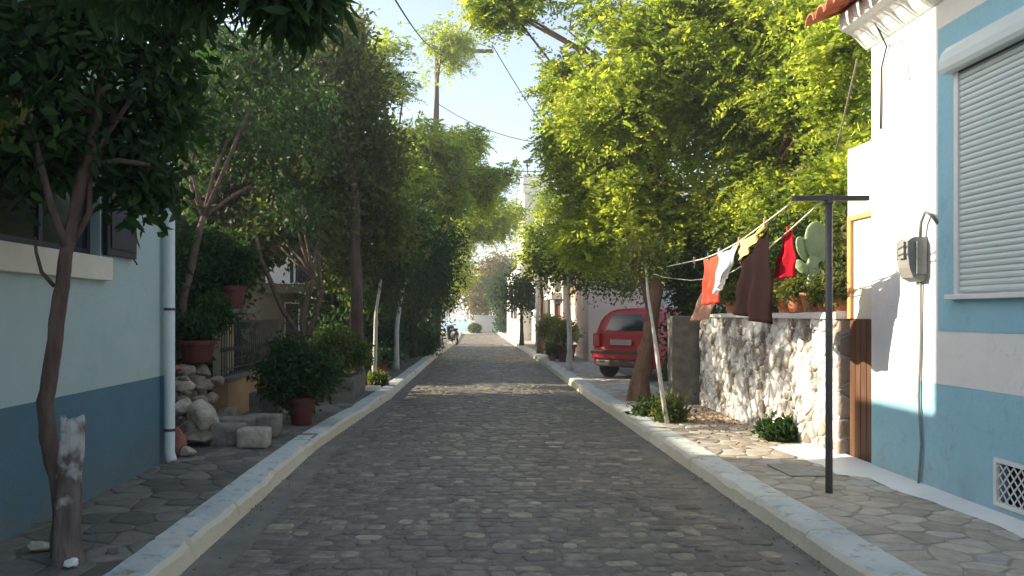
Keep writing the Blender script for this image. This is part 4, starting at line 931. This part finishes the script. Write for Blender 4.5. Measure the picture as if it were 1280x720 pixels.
stone('flat pale stone lying on the pavement left of the stump', (-2.62,4.95,PV+.03), (.10,.07,.04), M['loose_pale'], None, 70)
stone('white chip of stone at the foot of the stump', (-2.28,4.62,PV+.035), (.05,.045,.035), M['white_paint'], None, 71)
stone('small dark stone right of the stump', (-2.16,4.9,PV+.02), (.06,.05,.025), M['loose'], None, 72)
tag(MB().tube([P(-20,652,5.6), P(30,656,5.5), P(80,648,5.55), P(118,640,5.7)], .009, 6).build('stick', M['deadtwig'], origin=P(30,656,5.5)), 'dry stick lying on the left pavement below the blue dado', 'stick')
# orange wall with iron fence
H = T('fence_wall', 'low orange plastered wall with black iron railing on the left', 'fence', (-3.35, 12.6, PV))
MB().box(-3.5,-3.28,11.05,14.6,0,.66).build('wall', M['orange_plaster'], H)
MB().bbox(-3.53,-3.25,11.0,14.63,.662,.71,.01).build('coping', M['grey_plaster'], H)
rl = MB(); rl.box(-3.405,-3.375,11.1,14.6,.80,.82); rl.box(-3.41,-3.37,11.1,14.6,1.47,1.50)
rl.build('rail', M['iron'], H)
by = 11.12
for i in range(29):
    q = MB().tube([(-3.39, by, .71), (-3.39, by, 1.47)], .009, 6); q.tube([(-3.39, by, 1.06), (-3.39, by, 1.12)], [.02, .02], 8)
    q.build('baluster', M['iron'], H); by += .12
H = T('gate_pillar', 'yellow plastered gate pillar with a grey cap on the left', 'pillar', (-3.55, 12.1, PV))
MB().box(-3.76,-3.56,11.9,12.3,0,1.6).build('pillar', M['yellow_plaster'], H)
MB().bbox(-3.86,-3.22,11.82,12.38,1.602,1.675,.012).build('cap', M['grey_plaster'], H)
# low planter
H = T('planter', 'low grey concrete planter with a white edge in front of the thick left trunk', 'planter', (-2.25, 14.2, PV))
MB().bbox(-2.6,-1.9,13.6,15.2,PV-.01,.50,.03,.01).build('planter_box', M['grey_plaster'], H)
MB().box(-2.5,-2.0,13.72,15.1,.502,.515).build('soil', M['soil'], H)
bush('shrub', 'olive green shrub growing over the low grey planter', 'shrub', (-2.3,14.3,.5), [(-2.35,14.2,.95,.4,.4,.32), (-2.1,14.6,.9,.3,.35,.25)], 500, 'leaf', .07, M['leaf_mid'], k=9, spread=.08, gap=-.8)
H = T('tree_kerb', 'white painted stone edging around the thick left trunk', 'edging', (-1.98,15.7,PV))
MB().bbox(-2.45,-1.62,15.25,15.37,PV-.01,.22,.02,.008).build('edging', M['white_paint'], H)

# left houses (behind the trees)
def railing(parent, plane, c, u0, u1, z0, z1, m, n):
    r_ = MB(); pbox(r_, plane, c, -.015, .015, u0, u1, z1-.03, z1); pbox(r_, plane, c, -.012, .012, u0, u1, z0, z0+.025)
    for i in range(n+1):
        u = u0+(u1-u0)*i/n; pbox(r_, plane, c, -.008, .008, u-.009, u+.009, z0+.026, z1-.031)
    return r_.build('railing', m, parent)
H = T('house', 'pale two storey house with an iron balcony behind the left trees', 'house', (-6, 22, PV))
hol = [(-4.9,-3.95,2.35,4.4), (-6.9,-6.0,2.5,3.9), (-4.7,-3.9,.3,1.9)]
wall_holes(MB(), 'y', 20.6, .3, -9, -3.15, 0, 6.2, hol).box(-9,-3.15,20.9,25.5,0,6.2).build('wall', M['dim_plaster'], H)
for h in hol: window(H, 'y', 20.6, 1, *h, M['white_paint'], sill=M['white_paint'])
MB().box(-5.2,-3.2,19.6,20.59,2.1,2.3).build('balcony', M['dim_plaster'], H)
railing(H, 'y', 19.64, -5.2, -3.2, 2.3, 3.15, M['iron'], 15); railing(H, 'x', -3.24, 19.66, 20.58, 2.3, 3.15, M['iron'], 7)
MB().box(-9.1,-3.05,20.5,25.6,6.202,6.35).build('roof_slab', M['offwhite'], H)
tag(MB().bbox(-4.9,-4.3,19.585,19.60,2.35,3.0,.004).build('sheet', M['c_white'], origin=(-4.6,19.6,2.35)), 'white sheet hung over the left balcony railing', 'sheet')
H = T('house', 'low yellowish house behind the railing and gate pillar on the left', 'house', (-7, 12.5, PV))
hol = [(10.6,11.5,1.0,2.5), (12.8,13.7,.2,2.4)]
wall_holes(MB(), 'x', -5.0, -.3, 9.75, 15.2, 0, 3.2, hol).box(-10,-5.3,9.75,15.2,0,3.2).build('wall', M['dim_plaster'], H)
window(H, 'x', -5.0, -1, *hol[0], M['dark_shutter'], M['dark_shutter'])
pbox(MB(), 'x', -5.0, -.12, -.16, *hol[1]).build('door', M['dark_shutter'], H)
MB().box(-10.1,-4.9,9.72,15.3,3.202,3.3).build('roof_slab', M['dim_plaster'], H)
H = T('house', 'tall white house showing between the leaves at the top left', 'house', (-10, 22, PV))
wall_holes(MB(), 'y', 25.65, .3, -14, -4.4, 0, 10.2, [(-8.6,-7.6,7.3,8.9), (-6.2,-5.4,7.3,8.9)]).box(-14,-4.4,25.952,28,0,10.2).build('wall', M['offwhite'], H)
for h in [(-8.6,-7.6,7.3,8.9), (-6.2,-5.4,7.3,8.9)]: window(H, 'y', 25.65, 1, *h, M['white_paint'], sill=M['white_paint'])
railing(H, 'y', 25.75, -9.4, -4.4, 10.2, 11.0, M['iron'], 30)
H = T('house', 'shaded plain house behind the left row halfway to the sea', 'house', (-5, 36, PV))
wall_holes(MB(), 'x', -2.6, -.3, 30.5, 40, 0, 3.6, [(31.5,32.5,1.2,2.6), (34,35,1.2,2.6)]).box(-9,-2.9,30.5,40,0,3.6).build('wall', M['pale_wall'], H)
for h in [(31.5,32.5,1.2,2.6), (34,35,1.2,2.6)]: window(H, 'x', -2.6, -1, *h, M['white_paint'])

# ------------------------------------------------------------------ RIGHT HOUSES
H = T('house', 'pink stuccoed house behind the red car with a sunlit corner', 'house', (6, 27, PV))
hol = [(25.9,26.7,1.3,2.6)]
wall_holes(MB(), 'x', 3.84, .3, 25, 29.4, 0, 3.9, []).build('side_wall', M['pink_wall'], H)
wall_holes(MB(), 'y', 25, .3, 4.142, 10, 0, 3.9, [(6.2,7.2,1.3,2.7)]).build('wall', M['pink_wall'], H)
window(H, 'y', 25, 1, 6.2, 7.2, 1.3, 2.7, M['white_paint'], sill=M['white_paint'])
MB().box(3.70,10.1,24.9,29.5,3.902,4.02).build('roof_slab', M['offwhite'], H)
H = T('house', 'grey shaded house with dark doorway and columns right of the planters', 'house', (5, 34, PV))
hol = [(30.2,32.2,2.45,4.6), (30.3,32.3,.2,2.0), (34,35.2,.3,2.4), (37.5,38.6,1.0,2.5), (34,35.2,3.4,5)]
wall_holes(MB(), 'x', 3.6, .3, 29.55, 43.5, 0, 6.0, hol).build('wall', M['pale_wall'], H)
MB().box(3.9,9,29.7,43.5,0,6.0).build('side_wall', M['pale_wall'], H)
for h in hol[3:]: window(H, 'x', 3.6, 1, *h, M['white_paint'], M['dark_shutter'], M['white_paint'])
pbox(MB(), 'x', 3.6, .12, .16, 30.2, 32.2, 2.45, 4.6).build('balcony_door', M['dark_shutter'], H)
pbox(MB(), 'x', 3.6, .12, .16, 30.3, 32.3, .2, 2.0).build('door', M['terra_dark'], H)
pbox(MB(), 'x', 3.6, .12, .16, 34, 35.2, .3, 2.4).build('door', M['dark_shutter'], H)
MB().box(3.2,3.598,29.9,32.6,2.15,2.38).build('canopy', M['offwhite'], H)
for y in (33.0, 35.8): MB().tube([(3.25,y,PV), (3.25,y,5.8)], .13, 14).build('column', M['offwhite'], H, smooth=True)
MB().box(3.1,3.598,32.8,36.1,5.7,5.95).build('canopy', M['offwhite'], H)
H = T('house', 'white sunlit house at the far right end of the street', 'house', (5, 52, PV))
hol = [(46.5,47.5,1.3,2.8), (50,51,1.3,2.8), (48,49,.2,2.3)]
wall_holes(MB(), 'x', 2.95, .3, 44, 57, 0, 4.2, hol).box(3.25,9,44,57,0,4.2).build('wall', M['offwhite'], H)
for h in hol[:2]: window(H, 'x', 2.95, 1, *h, M['white_paint'], M['dark_shutter'], M['white_paint'])
pbox(MB(), 'x', 2.95, .12, .16, 48, 49, .2, 2.3).build('door', M['wood'], H)
H = T('house', 'tall white house with balconies rising above the right row', 'house', (6, 50, PV))
hol = [(4.4,5.3,5.0,7.0), (6.2,7.1,5.0,7.0)]
wall_holes(MB(), 'y', 45.5, .3, 3.35, 9.5, 4.203, 8.6, hol).box(3.35,9.5,45.8,52,4.203,8.6).build('wall', M['offwhite'], H)
for h in hol: window(H, 'y', 45.5, 1, *h, M['white_paint'], M['dark_shutter'])
MB().box(3.2,9.6,44.3,45.49,4.62,4.8).build('balcony', M['offwhite'], H)
railing(H, 'y', 44.35, 3.2, 9.6, 4.8, 5.7, M['white_paint'], 40)
MB().box(3.3,5.0,46,48,8.602,9.6).build('roof_hut', M['offwhite'], H)
bc = MB()
for x in (3.6, 4.6): bc.tube([(x, 46.5, 9.6), (x, 46.5, 10.4)], .03, 6); bc.box(x-.25, x+.25, 46.45, 46.55, 10.35, 10.5)
bc.build('antenna', M['iron'], H)
# seafront wall
H = T('low_wall', 'low white wall at the end of the street before the sea', 'wall', (2, 65, 0))
MB().bbox(.75,2.55,64.8,65.1,-.05,1.38,.02).build('wall', M['white_wall'], H)
MB().bbox(.7,2.6,64.75,65.15,1.382,1.45,.01).build('coping', M['white_wall'], H)
bush('shrub', 'dark shrub in the gap between the low white wall and the far white house', 'shrub', (3.1,63.5,0), [(3.1,63.5,1.2,.6,.6,1.2), (3.5,64,2.0,.7,.6,1.0), (2.9,66,3.5,1.2,1,1.4)], 90, 'leaf', .2, M['leaf_dark'], k=12, spread=.25, gap=-1)

# ------------------------------------------------------------------ RED CAR
CAR = T('parked_car', 'red hatchback parked nose in beside the pink house, rear towards the street', 'car', (0, 0, 0))
def wz(z): return .80*(1-max(0, (z-.55)/.95)**2*.27)*(1-max(0, (.4-z))*.25)
top = [(0,.60), (.015,.66), (.05,.86), (.09,.95), (.16,1.10), (.25,1.27), (.34,1.36), (.55,1.41), (1.2,1.44), (1.8,1.42), (2.15,1.36), (2.45,1.17), (2.8,.97), (3.1,.90), (3.45,.80), (3.62,.70), (3.70,.58)]
def endw(s): return 1-.14*max(0, 1-s/.35)**2-.18*max(0, (s-3.1)/.6)**2
secs = []
for s_, t_ in top:
    zb = .24+.06*max(0, 1-s_/.25)+.05*max(0, (s_-3.4)/.3); ring = []
    for f in np.linspace(0, 1, 13):
        z = zb+(t_-zb)*f; rnd = 1-.22*max(0, (f-.86)/.14)**2 if t_ > 1 else 1-.12*max(0, (f-.8)/.2)**2
        ring.append((wz(z)*endw(s_)*rnd, z))
    ring += [(ring[-1][0]*.6, t_+.012), (0, t_+.018)]
    secs.append((s_, ring))
body = MB(); vs_ = []; nr = len(secs[0][1])
for s_, ring in secs:
    full = [(w, s_, z) for w, z in ring]+[(-w, s_, z) for w, z in ring[::-1][1:]]
    vs_ += full
nn = 2*nr-1
fs_ = [(i*nn+k, i*nn+(k+1) % nn, (i+1)*nn+(k+1) % nn, (i+1)*nn+k) for i in range(len(secs)-1) for k in range(nn)]
fs_ += [tuple(range(nn)), tuple((len(secs)-1)*nn+k for k in range(nn))]
body.add(vs_, fs_); bo = body.build('body', M['car_red'], CAR, smooth=True)
bo.data.set_sharp_from_angle(angle=R(32)) if hasattr(bo.data, 'set_sharp_from_angle') else None
def hat(z):   # s on the hatch slope for height z
    for (s0, z0), (s1, z1) in zip(top, top[1:]):
        if z0 <= z <= z1: return s0+(s1-s0)*(z-z0)/(z1-z0)
    return .3
rw = MB(); zz = np.linspace(.97, 1.30, 7); vs_ = []
for z in zz:
    hw = .56-.12*(z-.95)/.35
    for u in np.linspace(-1, 1, 7): vs_.append((u*hw, hat(z)-.022+.035*u*u, z+.015))
rw.add(vs_, [(j*7+i, j*7+i+1, (j+1)*7+i+1, (j+1)*7+i) for j in range(6) for i in range(6)])
rw.build('rear_window', M['glass'], CAR, smooth=True)
for sg in (1, -1):
    for (a, b_, a2, b2) in ((.50, 1.35, .62, 1.35), (1.40, 2.45, 1.40, 2.05)):
        q = MB(); vs_ = []
        for z, (u0, u1) in ((.94, (a, b_)), (1.05, (a+(a2-a)*.3, b_+(b2-b_)*.35)), (1.18, (a+(a2-a)*.7, b_+(b2-b_)*.75)), (1.30, (a2, b2))):
            for t in np.linspace(0, 1, 5): vs_.append((sg*(wz(z)+.006), u0+(u1-u0)*t, z))
        q.add(vs_, [(j*5+i, j*5+i+1, (j+1)*5+i+1, (j+1)*5+i) for j in range(3) for i in range(4)]); q.build('side_window', M['glass'], CAR, smooth=True)
    MB().bbox(sg*.61-.085, sg*.61+.085, -.03, .07, .66, .92, .02).build('tail_light', M['tail'], CAR)
    MB().bbox(sg*.80-.012, sg*.80+.012, .7, 3.0, .50, .56, .008).build('side_strip', M['black_plastic'], CAR)
    for ys_ in (.62, 3.02):
        wh = MB().lathe((0, 0, 0), [(.15, -.09), (.27, -.09), (.29, -.06), (.29, .06), (.27, .09), (.15, .09)], 28)
        wh.v = [(sg*(.72)+z, ys_+x, .29+y) for x, y, z in wh.v]; wo = wh.build('wheel', M['tyre'], CAR)
        rm = MB().lathe((0, 0, 0), [(.05, .095), (.12, .085), (.17, .093), (.175, .08), (.03, .075)], 20)
        rm.v = [(sg*(.72+z), ys_+x, .29+y) for x, y, z in rm.v]; r_o = rm.build('rim', M['rim'], CAR); r_o.parent = wo
    MB().bbox(sg*.86-.07, sg*.86+.07, 2.25, 2.38, .94, 1.06, .02).build('mirror', M['car_red'], CAR)
MB().bbox(-.70, .70, -.075, .10, .42, .60, .03).build('bumper', M['car_red'], CAR)
MB().bbox(-.715, .715, -.088, .10, .525, .585, .012).build('bumper_strip', M['black_plastic'], CAR)
MB().bbox(-.62, .62, -.03, .2, .27, .40, .03).build('rear_valance', M['black_plastic'], CAR)
MB().bbox(-.26, .26, -.022, -.008, .70, .81, .004).build('number_plate', M['plate'], CAR)
MB().tube([(0, hat(1.0)-.04, 1.0), (.2, hat(1.1)-.03, 1.1)], .007, 6).build('wiper', M['black_plastic'], CAR)
CAR.location = (3.42, 17.6, PV); CAR.rotation_euler = (0, 0, R(-45)); CAR.scale = (1.06, 1.06, 1.11)
H = T('cabinet', 'pale blue grey metal cabinet standing behind the red car', 'cabinet', (5.45, 21.1, PV))
MB().bbox(5.18,5.72,21,21.35,PV,2.2,.02).build('body', M['shutter'], H)
MB().bbox(5.21,5.69,20.975,20.998,.2,2.14,.006).build('door', M['shutter'], H)
# ------------------------------------------------------------------ SCOOTER (seen from behind)
S = T('scooter', 'dark scooter parked at the left kerb at the far end of the street', 'scooter', (-.58, 41.5, .0))
def tor(c, R_, r_, mb):
    n1, n2 = 24, 10; vs = []
    for i in range(n1):
        a = 2*math.pi*i/n1
        for j in range(n2):
            b_ = 2*math.pi*j/n2; vs.append((c[0]+r_*math.cos(b_), c[1]+(R_+r_*math.sin(b_))*math.cos(a), c[2]+(R_+r_*math.sin(b_))*math.sin(a)))
    mb.add(vs, [(i*n2+j, ((i+1) % n1)*n2+j, ((i+1) % n1)*n2+(j+1) % n2, i*n2+(j+1) % n2) for i in range(n1) for j in range(n2)])
sx, sy = -.58, 41.5
for dy in (-.6, .6):
    q = MB(); tor((sx, sy+dy, .23), .17, .055, q); wo = q.build('wheel', M['tyre'], S, smooth=True)
    MB().tube([(sx-.04, sy+dy, .23), (sx+.04, sy+dy, .23)], .11, 16).build('rim', M['rim'], S).parent = wo
bmq = bmesh.new(); bmesh.ops.create_uvsphere(bmq, u_segments=20, v_segments=12, radius=1)
for v in bmq.verts: v.co = Vector((sx+v.co.x*(.20-.04*v.co.z), sy-.33+v.co.y*.46, .54+v.co.z*.23+.06*v.co.y*-1))
MB().bm(bmq).build('rear_body', M['black_plastic'], S, smooth=True)
MB().bbox(sx-.13, sx+.13, sy-.72, sy+.1, .74, .84, .048).build('seat', M['tyre'], S, smooth=True)
MB().bbox(sx-.17, sx+.17, sy+.05, sy+.45, .2, .28, .03).build('footboard', M['black_plastic'], S)
MB().bbox(sx-.2, sx+.2, sy+.45, sy+.55, .25, .95, .045).build('leg_shield', M['green_pot'], S, smooth=True)
MB().tube([(sx-.32, sy+.42, 1.0), (sx-.1, sy+.5, .98), (sx+.1, sy+.5, .98), (sx+.32, sy+.42, 1.0)], .022, 8).build('handlebar', M['black_plastic'], S)
for sg in (1, -1):
    MB().tube([(sx+sg*.2, sy+.5, .98), (sx+sg*.3, sy+.52, 1.2)], .008, 6).build('mirror_stalk', M['black_plastic'], S)
    q = MB().lathe((0,0,0), [(.02, -.012), (.06, -.01), (.06, .01), (.02, .012)], 16); q.v = [(sx+sg*.31+x, sy+.52+z, 1.23+y) for x, y, z in q.v]; q.build('mirror', M['rim'], S)
MB().bbox(sx-.05, sx+.05, sy-.78, sy-.74, .60, .64, .01).build('tail_light', M['tail'], S)
MB().bbox(sx-.09, sx+.09, sy-.80, sy-.785, .36, .5, .003).build('number_plate', M['plate'], S)

S.rotation_euler = (0, R(-7), R(14))
# ------------------------------------------------------------------ UTILITY POLE AND WIRES
U = T('utility_pole', 'tall wooden utility pole with a crossarm rising above the left trees', 'utility pole', (-1.22, 33.4, PV))
MB().tube([(-1.22,33.4,PV), (-1.2,33.4,12.7)], [.13, .09], 12).build('pole', M['bark'], U, smooth=True)
MB().box(-1.3,1.16,33.27,33.33,12.45,12.6).build('crossarm', M['bark'], U)
MB().box(-1.2,-.2,33.25,33.31,8.9,9.0).build('lower_arm', M['bark'], U) if False else None
for x in (.3, 1.1, -.9):
    MB().lathe((x, 33.3, 12.6), [(.03, 0), (.05, .06), (.03, .1), (.045, .16), (.02, .2)], 10).build('insulator', M['meter'], U)
def wire(label, a, b_, sag, r_=.014):
    a, b_ = Vector(a), Vector(b_); pts = [a.lerp(b_, t)-Vector((0, 0, sag*4*t*(1-t))) for t in np.linspace(0, 1, 18)]
    tag(MB().tube(pts, r_, 5, cap=False).build('overhead_wire', M['wire'], smooth=True, origin=a), label, 'wire', 'overhead wires')
wire('overhead wire running down from the top edge of the view to the utility pole', (-.9,33.3,12.8), P(486,-14,9), .4, .012)
wire('overhead wire from the utility pole across the road to the tall white house', (1.1,33.3,12.8), (8,50,9.5), .5, .02)
wire('upper of the two overhead wires crossing the road beyond the left boughs', P(560,205,30), P(720,212,30), .15, .018)
wire('lower of the two overhead wires crossing the road beyond the left boughs', P(560,214,30), P(720,236,30), .1, .018)
wire('thin overhead wire crossing the road below the crossarm', P(545,128,33.4), P(720,180,30), .5, .016)
wire('overhead wire behind the feathery right crown', P(820,64,18), P(1000,66,18), .05, .014)
# access cover on right pavement
q = MB().bbox(2.92,3.24,7.2,7.75,PV,PV+.014,.003)
tag(q.build('access_cover', M['meter'], origin=(3.08,7.47,PV)), 'grey rectangular access cover set in the right pavement', 'access cover')

# ------------------------------------------------------------------ HAZE
hz = MB().box(-4200, 4200, -80, 5200, -9.5, 16.0).build('haze', M['dark'])
hm = bpy.data.materials.new('haze_air'); hm.use_nodes = True; hn = hm.node_tree.nodes
hn.remove(hn['Principled BSDF']); pv = hn.new('ShaderNodeVolumePrincipled'); pv.inputs['Density'].default_value = .0024
pv.inputs['Color'].default_value = (.95,.95,.93,1); pv.inputs['Anisotropy'].default_value = .25
hm.node_tree.links.new(pv.outputs[0], hn['Material Output'].inputs['Volume'])
hz.data.materials.clear(); hz.data.materials.append(hm); tag(hz, 'thin pale haze filling the air of the street towards the sea', 'haze', kind='stuff')
